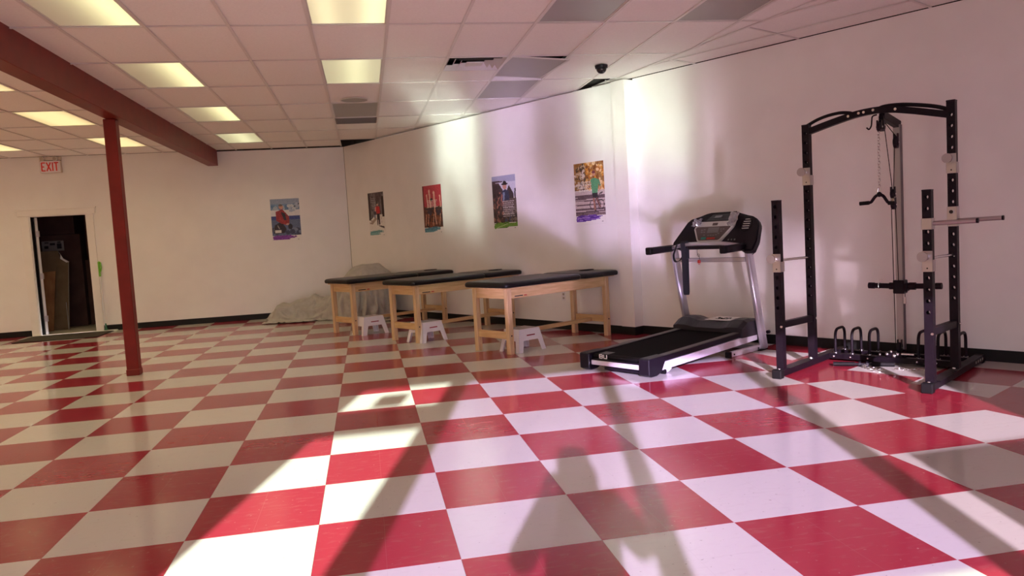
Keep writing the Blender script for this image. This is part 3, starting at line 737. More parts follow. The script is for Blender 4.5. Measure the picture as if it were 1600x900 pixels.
def p_ice():
    p = Pic(1); p.rect(0,0,1,.12,(150,165,190),6); p.rect(0,.12,1,.26,(120,150,185),8); p.blotch(0,.16,1,.26,[(95,130,170),(165,180,195)],14,.12)
    p.rect(0,.26,1,.40,(225,225,228),5); p.line(.75,.22,1,.12,.03,(70,80,100)); p.blotch(.5,.12,1,.3,[(200,208,215),(170,185,205)],10,.09)
    p.rect(0,.40,1,.49,(60,75,140),8); p.rect(0,.49,1,.855,(95,108,140),8); p.blotch(0,.72,1,.85,[(60,65,90),(120,130,155)],18,.1)
    p.poly([(.10,.62),(.34,.52),(.50,.70),(.42,.80),(.05,.80)],(45,35,45),6); p.poly([(.16,.30),(.40,.24),(.62,.42),(.62,.56),(.52,.62),(.34,.58),(.16,.50)],(150,40,45),10)
    p.poly([(.34,.30),(.48,.34),(.55,.5),(.44,.5)],(40,35,50),6); p.line(.26,.42,.52,.6,.07,(165,50,50),8); p.line(.52,.40,.60,.58,.06,(150,55,55),8)
    p.ell(.36,.19,.075,.085,(205,150,130),6); p.ell(.35,.15,.07,.045,(120,110,105),6); p.ell(.56,.60,.07,.03,(200,160,140),6); p.ell(.64,.655,.08,.10,(35,35,50),6)
    p.rect(.10,.73,.32,.79,(225,222,215),4); p.line(.2,.62,.26,.7,.03,(170,160,150))
    p.foot((110,30,140),(150,80,180)); return p
def p_snow():
    p = Pic(2); p.rect(0,0,1,.6,(92,80,85),8)
    for _ in range(60): u = p.r.uniform(0,1); p.line(u,p.r.uniform(0,.3),u+p.r.uniform(-.03,.03),p.r.uniform(.4,.65),.03,[(50,32,38),(120,108,112),(70,50,55),(160,152,155)][p.r.randint(4)],6)
    p.poly([(0,.66),(.35,.52),(.45,.5),(1,.5),(1,.86),(0,.86)],(232,228,222),5); p.rect(.86,.1,1,.55,(45,28,32),6); p.rect(0,0,.12,.62,(48,30,35),6)
    p.blotch(.05,.6,.3,.7,[(150,135,130),(90,75,75)],8,.05); p.poly([(.15,.65),(.45,.55),(.5,.6),(.2,.72)],(170,150,135),8)
    p.text(.2,.52,.12,9,(175,170,172)); p.ell(.38,.52,.07,.09,(130,130,150),6); p.rect(.33,.42,.46,.5,(60,55,70),6)
    p.ell(.58,.27,.05,.055,(215,170,150),5); p.ell(.58,.24,.055,.035,(60,55,60),4); p.poly([(.47,.32),(.70,.31),(.74,.46),(.68,.48),(.5,.48)],(200,30,40),8); p.line(.47,.33,.42,.42,.06,(225,150,140),6)
    p.poly([(.52,.48),(.70,.48),(.70,.72),(.62,.73),(.6,.56),(.57,.74),(.52,.74)],(30,28,38),5); p.line(.76,.44,.82,.72,.012,(120,100,100)); p.poly([(.6,.74),(.95,.77),(.95,.82),(.62,.76)],(75,60,65),6)
    p.foot((90,150,155),(130,180,180)); return p
def p_hands():
    p = Pic(3); p.rect(0,0,1,.44,(190,60,75),8); p.rect(0,.44,1,.855,(95,50,38),14); p.rect(0,0,.06,.5,(110,35,40),6)
    p.blotch(.1,.46,1,.84,[(130,70,50),(70,35,32),(160,95,70),(50,30,32),(120,60,30)],70,.08)
    for u, v0, w in ((.22,.17,.06),(.36,.09,.085),(.60,.13,.085),(.90,.2,.05)): p.line(u,v0+.03,u+.04,.5,w,(228,180,165),8); p.ell(u,v0+.03,w*.55,w*.7,(232,188,172),6)
    p.ell(.46,.29,.065,.05,(35,25,28),4); p.rect(.08,.46,.98,.5,(60,48,52),8); p.poly([(.2,.5),(.44,.52),(.42,.62),(.25,.6)],(60,50,65),6); p.poly([(.68,.5),(.95,.52),(.92,.62),(.7,.62)],(55,40,60),6)
    p.text(.22,.78,.30,5,(240,236,232),.034)
    for u in (.15,.28,.55,.9): p.line(u,.58,u-.07,.82,.04,(200,150,125),8)
    p.line(.6,.46,.66,.8,.05,(215,165,145),8)
    p.foot((90,150,170),(60,110,135)); return p
def p_barn():
    p = Pic(4); p.rect(0,0,1,.4,(205,208,222),4); p.poly([(0,0),(1,0),(1,.12),(0,.10)],(165,170,195),4)
    p.poly([(0,.14),(.3,.14),(.5,.3),(.5,.86),(0,.86)],(60,45,48),8); p.line(0,.10,.45,.11,.03,(70,55,60)); p.line(0,.13,.3,.15,.03,(80,60,62))
    p.poly([(.6,.3),(.72,.18),(.9,.34),(.9,.6),(.6,.6)],(62,50,55),6); p.rect(.5,.42,1,.856,(95,82,74),12); p.line(.97,.25,.96,.42,.05,(40,35,42))
    p.blotch(0,.3,.45,.84,[(110,75,65),(45,32,35),(150,105,90),(80,55,50)],60,.07); p.blotch(.45,.6,1,.85,[(70,62,55),(120,108,95),(50,42,42)],40,.06)
    p.ell(.54,.2,.085,.08,(200,150,130),5); p.ell(.54,.155,.14,.03,(35,26,28),4); p.ell(.54,.135,.075,.055,(35,26,28),4)
    p.poly([(.42,.28),(.56,.25),(.70,.29),(.72,.46),(.42,.46)],(50,58,85),6); p.poly([(.46,.3),(.54,.3),(.5,.46),(.44,.46)],(120,140,170),5); p.line(.42,.34,.36,.46,.06,(150,100,90),6)
    p.text(.42,.92,.47,10,(205,200,198),.030); p.blotch(.5,.78,.8,.84,[(60,70,95)],8,.05)
    p.foot((105,150,50),(70,115,40)); p.poly([(0,.9),(.3,.87),(.6,.885),(1,.86),(1,.93),(.5,.94),(.02,.965)],(110,160,60),10); p.line(.1,.95,.6,.88,.012,(190,215,150)); return p
def p_bike():
    p = Pic(5); p.rect(0,0,1,.45,(165,120,70),10)
    p.blotch(0,0,.5,.42,[(105,85,60),(200,180,150),(225,215,205),(150,110,55),(80,65,50)],110,.055); p.blotch(.4,0,1,.5,[(215,150,60),(190,120,40),(225,180,110),(140,85,40),(235,205,160)],120,.06)
    p.rect(0,.46,1,.856,(205,190,190),6)
    for v in (.54,.585,.62,.69,.76,.80,.84): p.line(0,v+p.r.uniform(-.01,.01),1,v+p.r.uniform(-.02,.01),p.r.uniform(.012,.04),(105,85,95),10)
    p.rect(0,.81,1,.856,(120,100,105),14); p.text(.12,.62,.30,7,(235,228,220),.026)
    for u in (.60,.86):
        for a in range(40): p.ell(u+.105*math.cos(a*.157), .69+.078*math.sin(a*.157), .012,.012,(45,35,42))
    p.line(.62,.69,.74,.55,.016,(60,50,60)); p.line(.74,.55,.86,.69,.016,(60,50,60)); p.line(.66,.58,.82,.56,.016,(60,50,60)); p.line(.82,.52,.93,.5,.02,(50,40,45))
    p.ell(.665,.20,.05,.05,(205,150,125),5); p.ell(.665,.165,.06,.035,(130,70,85),5); p.poly([(.55,.28),(.68,.255),(.82,.29),(.80,.40),(.76,.5),(.58,.5),(.57,.36)],(95,165,120),8)
    p.line(.82,.3,.86,.40,.05,(95,150,115),6); p.line(.86,.4,.80,.48,.04,(205,155,130),5); p.poly([(.58,.5),(.77,.5),(.76,.58),(.6,.58)],(40,38,48),5); p.line(.63,.58,.66,.78,.06,(160,110,95),6); p.line(.72,.58,.84,.74,.05,(120,80,75),6); p.line(.66,.78,.7,.79,.03,(50,40,45))
    p.foot((80,35,150),(150,115,200)); return p
def poster(label, pic, loc, rz, group='posters on the white walls'):
    w, h = .512, .775
    t = thing('poster', label, 'poster', loc, rz, group)
    bm = B(); box(bm, (-w/2,-.0025,-h/2), (w/2,-.0005,h/2)); obj('backing_sheet', bm, 'paper_white', t)
    vs_ = []; fs = []; cols = []
    a = np.clip(pic.a, 0, 255); mw = w-.008; mh = h-.008
    for r_ in range(PH_+1):
        for c_ in range(PW_+1): vs_.append((-mw/2+mw*c_/PW_, -.0032, mh/2-mh*r_/PH_))
    for r_ in range(PH_):
        for c_ in range(PW_):
            i0 = r_*(PW_+1)+c_; fs.append((i0, i0+PW_+1, i0+PW_+2, i0+1))
            q = lin(a[r_,c_]); cols += [q[0],q[1],q[2],1]*4
    me = bpy.data.meshes.new('print'); me.from_pydata(vs_, [], fs)
    ca = me.color_attributes.new('ink', 'FLOAT_COLOR', 'CORNER'); ca.data.foreach_set('color', cols)
    me.materials.append(MATS['print_ink']); link(bpy.data.objects.new('print', me), t)
m = mat('print_ink', (1,1,1), .45); N_, L_, B_ = nodes(m); at = N_.new('ShaderNodeAttribute'); at.attribute_name = 'ink'; L_.new(at.outputs['Color'], B_.inputs['Base Color'])
poster('poster of person in red jacket crouching on ice, alone on back wall', p_ice(), (-1.072, Y_BACK, 1.76), 0)
poster('snowy woods poster of person in red vest with ski poles', p_snow(), (*DN(-9.88, N_POSTER), 1.745), ANG)
poster('poster of raised hands against a red background', p_hands(), (*DN(-8.205, N_POSTER), 1.735), ANG)
poster('poster of person in dark hat by barn with green stripe below', p_barn(), (*DN(-6.468, N_POSTER), 1.73), ANG)
poster('autumn poster of cyclist in green jersey holding a bicycle', p_bike(), (*DN(-4.835, N_POSTER), 1.745), ANG)

# ================================================================== treatment tables and step stools
def make_table(label, d):
    t = thing('treatment_table', label, 'table', (*DN(d, 0), 0), ANG, 'treatment tables along the angled wall')
    X, Y0, Y1, H = .306, -.955, .675, .715; L = .062
    for sx in (-1, 1):
        for y_ in (Y0, Y1-L):
            bm = B(); x_ = X-L if sx > 0 else -X; box(bm, (x_, y_, 0), (x_+L, y_+L, H), .004); obj('leg', bm, 'wood', t)
    for sx in (-1, 1):
        x_ = X-.012-.024 if sx > 0 else -X+.012
        bm = B(); box(bm, (x_, Y0+L, .605), (x_+.024, Y1-L, H-.001), .003); a = obj('apron', bm, 'wood_along', t)
        if sx > 0:
            bm = B(); box(bm, (X-.0125, -.84, .622), (X-.0110, -.72, .634)); obj('stamped_mark', bm, 'ink_black', a)
            bm = B(); box(bm, (X-.0125, -.70, .622), (X-.0110, -.66, .634)); obj('red_mark', bm, 'ink_red', a)
    for y_ in (Y0+.014, Y1-.038):
        bm = B(); box(bm, (-X+L, y_, .605), (X-L, y_+.024, H-.001), .003); obj('apron', bm, 'wood_across', t)
        bm = B(); box(bm, (-X+L, y_, .165), (X-L, y_+.024, .245), .003); obj('stretcher', bm, 'wood_across', t)
    bm = B(); box(bm, (-.035, Y0+.039, .165), (.035, Y1-.039, .205), .003); obj('long_stretcher', bm, 'wood_along', t)
    bm = B()
    for sx in (-1,1):
        for y_ in (Y0+L/2, Y1-L/2): cyl(bm, (sx*(X+.0005), y_, .205), (sx*(X+.003), y_, .205), .009, 10)
    obj('bolt_heads', bm, 'ink_black', t)
    bm = B(); box(bm, (-X+.02, -1.0, H), (X-.02, .80, H+.014)); obj('plywood_top', bm, 'wood_along', t)
    def cushion(y0, y1, notch):
        bm = B()
        outline = []
        w = .375; r = .07
        for cx, cy, a0 in ((w-r, y1-r, 0), (-w+r, y1-r, 90), (-w+r, y0+r, 180), (w-r, y0+r, 270)):
            for k in range(7):
                a = math.radians(a0+15*k); outline.append((cx+r*math.cos(a), cy+r*math.sin(a)))
        levels = ((.000,.018),(.004,.006),(.018,.0),(.036,.0),(.050,.005),(.060,.018),(.065,.045),(.068,.10))
        rings = []; cx = 0; cy = (y0+y1)/2; hx = w; hy = (y1-y0)/2
        for z, ins in levels:
            rings.append([bm.verts.new((px_*(1-ins/hx), cy+(py_-cy)*(1-ins/hy), H+.014+z)) for px_, py_ in outline])
        n = len(outline)
        for A, C in zip(rings, rings[1:]):
            for k in range(n): bm.faces.new((A[k], A[(k+1)%n], C[(k+1)%n], C[k]))
        bm.faces.new(rings[0][::-1]); bm.faces.new(rings[-1])
        return bm
    obj('cushion', cushion(-1.03, .165, 0), 'vinyl', t, True)
    hc = obj('head_cushion', cushion(.172, .815, 0), 'vinyl', t, True)
    bm = B(); ring = [(.06*math.cos(a*PI/14), .62+.11*math.sin(a*PI/14), H+.084) for a in range(29)]; tube(bm, ring, .008, 6); obj('face_hole_seam', bm, 'vinyl', hc, True)
    return t
make_table('treatment table nearest the treadmill, maple legs and black padded top', -4.769)
make_table('middle one of the three maple treatment tables with black padded tops', -6.522)
make_table('treatment table closest to the draped heap and far corner', -8.096)

def make_stool(label, d, n, rz):
    t = thing('step_stool', label, 'stool', (*DN(d, n), 0), ANG+rz, 'step stools under the tables')
    H = .25; bx, by, tx, ty = .165, .205, .125, .150      # half sizes at the floor and at the top
    def P(side, u, v):      # side panel coordinates: u -1..1 across, v 0..1 up
        k = 1-v
        hx = tx+(bx-tx)*k; hy = ty+(by-ty)*k
        return {'x+': (hx, u*hy, v*H), 'x-': (-hx, -u*hy, v*H), 'y-': (u*hx, -hy, v*H), 'y+': (-u*hx, hy, v*H)}[side]
    for side in ('x+','x-','y-','y+'):
        lw = .30
        o_ = [(-1,0),(-1,.97),(1,.97),(1,0),(1-lw,0),(1-lw-.10,.50),(-1+lw+.10,.50),(-1+lw,0)]
        nrm = Vector({'x+':(-1,0,0),'x-':(1,0,0),'y-':(0,1,0),'y+':(0,-1,0)}[side])*.006
        bm = B(); prism(bm, [P(side,u,v) for u, v in o_], nrm); pn = obj('side_panel', bm, 'stool_white', t)
        if side in ('x+','x-'):
            bm = B(); pts = [P(side,u,v) for u, v in ((-.32,.69),(.42,.69),(.42,.74),(-.32,.74))]; prism(bm, [Vector(q)-nrm*.15 for q in pts], nrm*.3); obj('handle_slot', bm, 'tile_red', pn)
    bm = B(); box(bm, (-tx-.004,-ty-.004,H-.012), (tx+.004,ty+.004,H), .006, 2); top = obj('step_top', bm, 'stool_white', t)
    bm = B()
    for a in range(-4,5):
        for b_ in range(-5,6): cyl(bm, (a*.024, b_*.024, H-.002), (a*.024, b_*.024, H+.0018), .0075, 8)
    g = tag(obj('grip_dots', bm, 'stool_dots', top), kind='stuff')
    bm = B()
    for sx in (-1,1):
        for sy in (-1,1): box(bm, (sx*(bx-.02)-.016, sy*(by-.02)-.016, 0), (sx*(bx-.02)+.016, sy*(by-.02)+.016, .010), .003)
    obj('foot_pads', bm, 'stool_white', t)
make_stool('white plastic step stool under the table nearest the treadmill', -4.615, -.64, 0)
make_stool('white plastic step stool under the middle treatment table', -6.335, -.74, math.radians(3))
make_stool('white plastic step stool under the table by the draped heap', -7.76, -.72, math.radians(-2))

# ================================================================== draped heap in the corner
def heap():
    """let a real cloth fall over a low bundle and a tall one, then keep the draped shape"""
    cols = []
    def collider(bm, name):
        o = obj(name, bm, 'canvas'); md = o.modifiers.new('collision', 'COLLISION'); o.collision.thickness_outer = .012; o.collision.cloth_friction = 60; cols.append(o)
    bm = B(); box(bm, (-2.6,7.6,-.3), (2.2,11.2,0)); collider(bm, 'c_floor')
    bm = B(); box(bm, (-1.30,10.26,0), (-.15,10.72,.25), .05, 2); box(bm, (-.95,10.2,.0), (-.35,10.66,.31), .06, 2); collider(bm, 'c_low')
    bm = B(); cyl(bm, (-.64,10.36,0), (-.64,10.36,.415), .05, 10, .02); collider(bm, 'c_stick')
    bm = B(); rings = []
    for r_, z_ in ((.43,-.05),(.42,.3),(.40,.5),(.37,.66),(.31,.78),(.22,.86),(.11,.90)): rings.append([bm.verts.new((.31+1.05*r_*math.cos(a*PI/14), 9.46+.9*r_*math.sin(a*PI/14), z_)) for a in range(28)])
    for P0, P1 in zip(rings, rings[1:]):
        for k in range(28): bm.faces.new((P0[k], P0[(k+1)%28], P1[(k+1)%28], P1[k]))
    bm.faces.new(rings[0][::-1]); bm.faces.new(rings[-1]); collider(bm, 'c_tall')
    vs_ = []; fs = []; ix = {}; st_ = .030
    def front(x):
        P = ((-3,9.75),(-1.6,9.72),(-.75,9.38),(-.05,8.28),(3,8.22))
        for (a, b), (c, d) in zip(P, P[1:]):
            if x <= c: return b+(d-b)*(x-a)/(c-a)
        return 8.2
    for j in range(92):
        for i in range(106):
            cx = -1.95+i*st_; cy = 8.10+j*st_
            if cy > 10.80 or (cx-VX)*Nv.x+(cy-VY)*Nv.y > N_POSTER-.06 or cx < -1.66+.08*math.sin(cy*5) or cx > 1.08 or cy < front(cx)+.05*math.sin(cx*6): continue
            ix[i,j] = len(vs_); vs_.append((cx+.004*math.sin(j*1.3), cy+.004*math.sin(i*1.7), 1.04+.040*math.sin(cx*23+2.6*math.sin(cy*4)+1.5*math.sin(cx*3.1))+.026*math.sin(cy*19+3*math.sin(cx*2.3))))
    for (i,j) in list(ix):
        if all(k in ix for k in ((i+1,j),(i+1,j+1),(i,j+1))): fs.append((ix[i,j], ix[i+1,j], ix[i+1,j+1], ix[i,j+1]))
    me = bpy.data.meshes.new('drop_cloth'); me.from_pydata(vs_, [], fs); o = bpy.data.objects.new('drop_cloth', me); link(o); me.materials.append(MATS['canvas'])
    cl = o.modifiers.new('cloth', 'CLOTH'); st = cl.settings
    st.quality = 6; st.mass = .25; st.tension_stiffness = 12; st.compression_stiffness = 12; st.shear_stiffness = 4; st.bending_stiffness = .08; st.air_damping = 1.5
    cl.collision_settings.distance_min = .012; cl.collision_settings.collision_quality = 3; cl.collision_settings.use_self_collision = False; cl.collision_settings.friction = 40
    cl.point_cache.frame_start = 1; cl.point_cache.frame_end = 90
    SC.frame_start = 1; SC.frame_end = 90
    for f in range(1, 84): SC.frame_set(f)
    dg = bpy.context.evaluated_depsgraph_get(); ev = o.evaluated_get(dg)
    m2 = bpy.data.meshes.new_from_object(ev); o.modifiers.clear(); o.data = m2; m2.name = 'drop_cloth'
    for c in cols: bpy.data.objects.remove(c)
    for v in m2.vertices:
        v.co.z = max(v.co.z-.010, .004); v.co.y = min(v.co.y, Y_BACK-.03)
        n_ = (v.co.x-VX)*Nv.x+(v.co.y-VY)*Nv.y
        if n_ > N_POSTER-.015: e = n_-(N_POSTER-.015); v.co.x -= Nv.x*e; v.co.y -= Nv.y*e
    for p in m2.polygons: p.use_smooth = True
    sb = o.modifiers.new('sub', 'SUBSURF'); sb.levels = sb.render_levels = 1
    so_ = o.modifiers.new('thick', 'SOLIDIFY'); so_.thickness = .003; so_.offset = 1
    SC.frame_set(1)
    tag(o, 'crumpled grey canvas drop cloth over a heap in the far corner', 'cloth')
heap()

# ================================================================== treadmill  (local x along the wall to the right, y towards the wall)
TM = thing('treadmill', 'silver and black treadmill facing the wall with its deck slightly raised', 'treadmill', (2.70, 2.62, 0), ANG)
def q(a, b, z): return (-b, a, z)          # a along the deck, b to the left, z up
DW = .80                                   # deck width
def deckz(a): return .150 + .037*a         # walking surface height along the deck
# side rails
for s in (0, 1):
    b0 = .004 if s == 0 else DW-.034
    bm = B(); prism(bm, [q(.10,b0,.040), q(1.66,b0,.100), q(1.66,b0,.168), q(.10,b0,.108)], (-.03,0,0)); obj('side_rail', bm, 'silver_bright', TM)
    b1 = .006 if s == 0 else DW-.096
    bm = B(); prism(bm, [q(.05,b1,.110), q(1.50,b1,.170), q(1.50,b1,.212), q(.05,b1,.158)], (-.09,0,0)); fr = obj('foot_rail', bm, 'black_plastic', TM)
    bm = B(); b2 = b1+.018; prism(bm, [q(.08,b2,.1595), q(1.48,b2,.2115), q(1.48,b2+.055,.2115), q(.08,b2+.055,.1595)], (0,0,.002)); obj('grip_strip', bm, 'grey_strip', fr)
    bm = B()
    if s == 0: prism(bm, [q(-.085,-.012,.022),q(-.085,-.012,.158),q(-.06,-.012,.166),q(.17,-.012,.168),q(.14,-.012,.118),q(.09,-.012,.030),q(.03,-.012,.008),q(-.05,-.012,.006)], (-.115,0,0))
    else: prism(bm, [q(-.085,DW-.105,.022),q(-.085,DW-.105,.158),q(-.06,DW-.105,.166),q(.17,DW-.105,.168),q(.14,DW-.105,.118),q(.09,DW-.105,.030),q(.03,DW-.105,.008),q(-.05,DW-.105,.006)], (-.117,0,0))
    bmesh.ops.bevel(bm, geom=list(bm.edges), offset=.005, segments=1, affect='EDGES'); obj('end_cap', bm, 'black_plastic', TM)
bm = B(); prism(bm, [q(.02,.10,.128), q(1.50,.10,.186), q(1.50,.10,.204), q(.02,.10,.152)], (-(DW-.2),0,0)); obj('running_belt', bm, 'belt', TM)
bm = B(); cyl(bm, q(.005,.105,.128), q(.005,DW-.105,.128), .026, 16); obj('rear_roller', bm, 'black_rubber', TM, True)
bm = B(); box(bm, (-(DW-.105),-.055,.055), (-.105,-.035,.098), .004); obj('rear_bar', bm, 'silver_bright', TM)
bm = B(); box(bm, (-(DW-.105),-.05,.098), (-.105,-.02,.112), .003); obj('rear_lip', bm, 'black_plastic', TM)
bm = B(); beam(bm, q(-.02,.12,.030), q(-.02,DW-.25,.030), .03, .025); obj('lower_bar', bm, 'black_plastic', TM)
# white lettering wrapped over the belt's end
bm = B()
lx = [0,.055,.105]
for k, strokes in enumerate((((0,0,0,1),(0,.95,.8,.95),(0,.5,.8,.5),(0,.05,.8,.05),(.85,.08,.85,.45),(.85,.55,.85,.92)), ((0,.05,0,1),(.85,.05,.85,1),(0,.05,.85,.05)))):
    for (ax, az, bx, bz) in strokes:
        p0 = Vector(q(-.0235, .615-(k*.052+ax*.042), .116+az*.036)); p1 = Vector(q(-.0235, .615-(k*.052+bx*.042), .116+bz*.036)); beam(bm, p0, p1, .009, .003, upv=(0,-1,0))
obj('belt_lettering', bm, 'paper_white', TM)
bm = B(); prism(bm, [q(.0,.53,.1535), q(.10,.53,.1575), q(.10,.64,.1575), q(.0,.64,.1535)], (0,0,.0012)); obj('belt_decal', bm, 'grey_strip', TM)
# base frame and caster
for s in (0, 1):
    b0 = -.04 if s == 0 else DW+.0
    bm = B(); box(bm, (-b0-.045, 1.10, .002), (-b0, 1.66, .052), .005); br = obj('base_rail', bm, 'silver_bright', TM)
    bm = B(); box(bm, (-b0-.048, 1.085, 0), (-b0+.003, 1.13, .056), .004); obj('rail_foot', bm, 'black_rubber', br)
    if s == 0:
        bm = B()
        for a in (1.17, 1.60): cyl(bm, (.040, a, .026), (.046, a, .026), .008, 10)
        obj('rail_bolt', bm, 'black_rubber', br)
bm = B(); beam(bm, q(1.62,-.02,.03), q(1.62,DW+.02,.03), .045, .045, bev=.004); obj('base_crossbar', bm, 'silver_paint', TM)
bm = B(); prism(bm, [q(.13,.02,.045), q(.26,.02,.050), q(.27,.02,.03), q(.22,.02,.006), q(.19,.02,.006), q(.17,.02,.026)], (-.02,0,0)); obj('leveling_bracket', bm, 'silver_bright', TM)
bm = B(); cyl(bm, q(.15,.0,.022), q(.15,.045,.022), .022, 14); obj('leveling_wheel', bm, 'black_rubber', TM, True)
bm = B(); prism(bm, [q(.5,.12,.045),q(1.45,.12,.085),q(1.45,.12,.130),q(.5,.12,.085)], (-(DW-.24),0,0)); obj('under_deck', bm, 'black_plastic', TM)
bm = B(); beam(bm, q(1.15,.05,.075), q(1.62,.05,.12), .03, .03); beam(bm, q(1.15,DW-.05,.075), q(1.62,DW-.05,.12), .03, .03); obj('lift_arm', bm, 'black_plastic', TM)
# uprights, leaning back towards the runner
for s in (0, 1):
    b = -.045 if s == 0 else DW+.045
    bm = B(); p0, p1 = Vector(q(1.70,b,.0)), Vector(q(1.465,b,1.05)); beam(bm, p0, p1, .052, .095, upv=(0,1,0), bev=.014); u = obj('upright', bm, 'silver_paint', TM, True)
    bm = B(); beam(bm, Vector(q(1.655,b,.0)), Vector(q(1.655-.0,b,.012)), .06, .13, upv=(0,1,0)); obj('upright_foot', bm, 'black_rubber', u)
    if s == 0:
        bm = B(); cyl(bm, q(1.745,-.06,.17), q(1.775,-.06,.17), .018, 12); obj('knob', bm, 'black_plastic', u)
bm = B(); beam(bm, q(1.46,-.02,.925), q(1.46,DW+.02,.925), .03, .045, bev=.006); obj('crossbar', bm, 'silver_paint', TM)
# motor hood with raised shoulders
def hood():
    bm = B()
    prof = [(.0,.0),(.0,.10),(.10,.165),(.19,.175),(.30,.165),(.40,.10),(.40,.0)]   # (da, dz): rear foot, sloping face, top, front
    nb = 18; rings = []
    for k in range(nb+1):
        b = -.015+(DW+.03)*k/nb; u = abs(2*k/nb-1); sh = min(1, max(0, (u-.40)/.22)); top = .82+.18*sh
        if u > .93: top *= .86
        rings.append([bm.verts.new(q(1.36+da, b, .155+dz*top)) for da, dz in prof])
    n = len(prof)
    for A, C in zip(rings, rings[1:]):
        for k in range(n): bm.faces.new((A[k], A[(k+1)%n], C[(k+1)%n], C[k]))
    bm.faces.new(rings[0][::-1]); bm.faces.new(rings[-1]); return bm
hd_ = obj('motor_hood', hood(), 'hood_grey', TM)
bm = B(); box(bm, (-.52, 1.353, .19), (-.44, 1.358, .197)); obj('hood_badge', bm, 'silver_bright', hd_)
# console
CT = Matrix.Rotation(math.radians(-33), 3, 'X')      # face leans back towards the wall
CO = Vector(q(1.42, .345, 1.07))
def cpt(u, v, w=0): return CO + CT @ Vector((u, -w, v))     # u right, v up the face, w out of the face
shape = [(-.47,.0),(-.477,.04),(-.378,.283),(-.335,.324),(-.23,.345),(-.16,.362),(-.134,.39),(.192,.392),(.225,.355),(.38,.325),(.45,.285),(.487,.22),(.515,.04),(.50,-.07),(.40,-.075),(.32,-.03),(.26,.01),(-.25,.015),(-.38,-.03)]
bm = B(); prism(bm, [cpt(u, v, .02) for u, v in shape], CT @ Vector((0,.075,0)))
bmesh.ops.bevel(bm, geom=list(bm.edges), offset=.010, segments=2, affect='EDGES'); CON = obj('console', bm, 'black_plastic', TM, True)
bez = [(-.245,.18),(-.225,.245),(-.19,.266),(.175,.266),(.212,.25),(.22,.20),(.125,.04),(.10,.022),(-.145,.025),(-.165,.04)]
bm = B(); prism(bm, [cpt(u, v, .043) for u, v in bez], CT @ Vector((0,.03,0))); bmesh.ops.bevel(bm, geom=list(bm.edges), offset=.006, segments=2, affect='EDGES'); obj('silver_bezel', bm, 'console_silver', CON, True)
pan = [(-.222,.18),(-.205,.20),(.19,.20),(.19,.185),(.105,.052),(.085,.04),(-.135,.04),(-.15,.05)]
bm = B(); prism(bm, [cpt(u, v, .0455) for u, v in pan], CT @ Vector((0,.01,0))); obj('button_panel', bm, 'panel_brown', CON)
def cbox(name, m, u0, v0, u1, v1, w=.048):
    bm = B(); prism(bm, [cpt(u0,v0,w), cpt(u1,v0,w), cpt(u1,v1,w), cpt(u0,v1,w)], CT @ Vector((0,.006,0))); return obj(name, bm, m, CON)
cbox('display', 'lcd', -.065, .125, .065, .188); cbox('badge', 'panel_brown', -.03, .213, .03, .243, .046)
cbox('start_button', 'btn_green', -.115, .05, -.06, .075); cbox('stop_button', 'btn_red', -.045, .05, .05, .070)
for u, v in ((-.135,.16),(-.105,.165),(-.13,.135),(-.10,.135),(.09,.165),(.12,.165),(.10,.14),(-.04,.095),(-.01,.095),(.02,.095),(.05,.1),(.075,.115),(-.09,.1)):
    cbox('key', 'lcd', u-.010, v-.006, u+.010, v+.006)
for k in range(5): cbox('vent_slot', 'console_silver', .31, .175+k*.026, .385, .182+k*.026, .024)
bm = B(); cpts = [cpt(.347+.06*math.cos(a*PI/10), .22+.075*math.sin(a*PI/10), .021) for a in range(21)]; tube(bm, cpts, .006, 6); obj('speaker_ring', bm, 'black_rubber', CON, True)
for k in range(3): cbox('small_key', 'grey_strip', .19+k*.035, .045, .205+k*.035, .06, .024)
# handlebar with grips
bm = B(); pts = fillet([q(1.42,DW+.02,1.06), q(1.30,.58,1.095), q(1.27,.36,1.10), q(1.30,.12,1.095), q(1.42,-.03,1.06)], .12); tube(bm, pts, .022, 10, ry=.018); obj('handlebar', bm, 'silver_paint', TM, True)
for s in (0, 1):
    b = -.04 if s == 0 else DW+.05
    bm = B(); beam(bm, q(1.06,b,1.045), q(1.45,b,1.055), .062, .072, bev=.014); g = obj('arm_rest', bm, 'black_plastic', TM, True)
    bm = B(); beam(bm, q(1.03,b,1.045), q(1.09,b,1.047), .066, .076, bev=.010); obj('arm_end_cap', bm, 'black_rubber', g)
bm = B(); beam(bm, q(1.27,.52,1.06), q(1.27,.12,1.06), .03, .035, bev=.006); obj('pulse_bar', bm, 'black_plastic', TM)
# safety key on its cord
bm = B(); tube(bm, [q(1.27,.40,1.08), q(1.255,.40,1.03), q(1.25,.395,1.0), q(1.252,.385,.985), q(1.256,.378,.97), q(1.256,.376,.94)], .0025, 6)
tube(bm, [q(1.26,.39+.014*math.cos(a*.7), .985+.014*math.sin(a*.7)) for a in range(10)], .002, 5); ck = obj('key_cord', bm, 'ink_black', TM)
bm = B(); box(bm, (-.396, 1.245, .905), (-.362, 1.262, .938), .005); cyl(bm, (-.379,1.253,.90), (-.379,1.253,.893), .009, 10); obj('safety_key', bm, 'btn_red', ck)
bm = B(); tube(bm, fillet([q(1.47,-.09,1.03), q(1.50,-.10,.985), q(1.50,-.06,.965), q(1.48,-.04,.98)], .03), .003, 6); obj('loose_wire', bm, 'ink_black', TM)
def tmw(a, b, z):
    v = Matrix.Rotation(ANG, 3, 'Z') @ Vector(q(a,b,z)); return Vector((2.70,2.62,0))+v
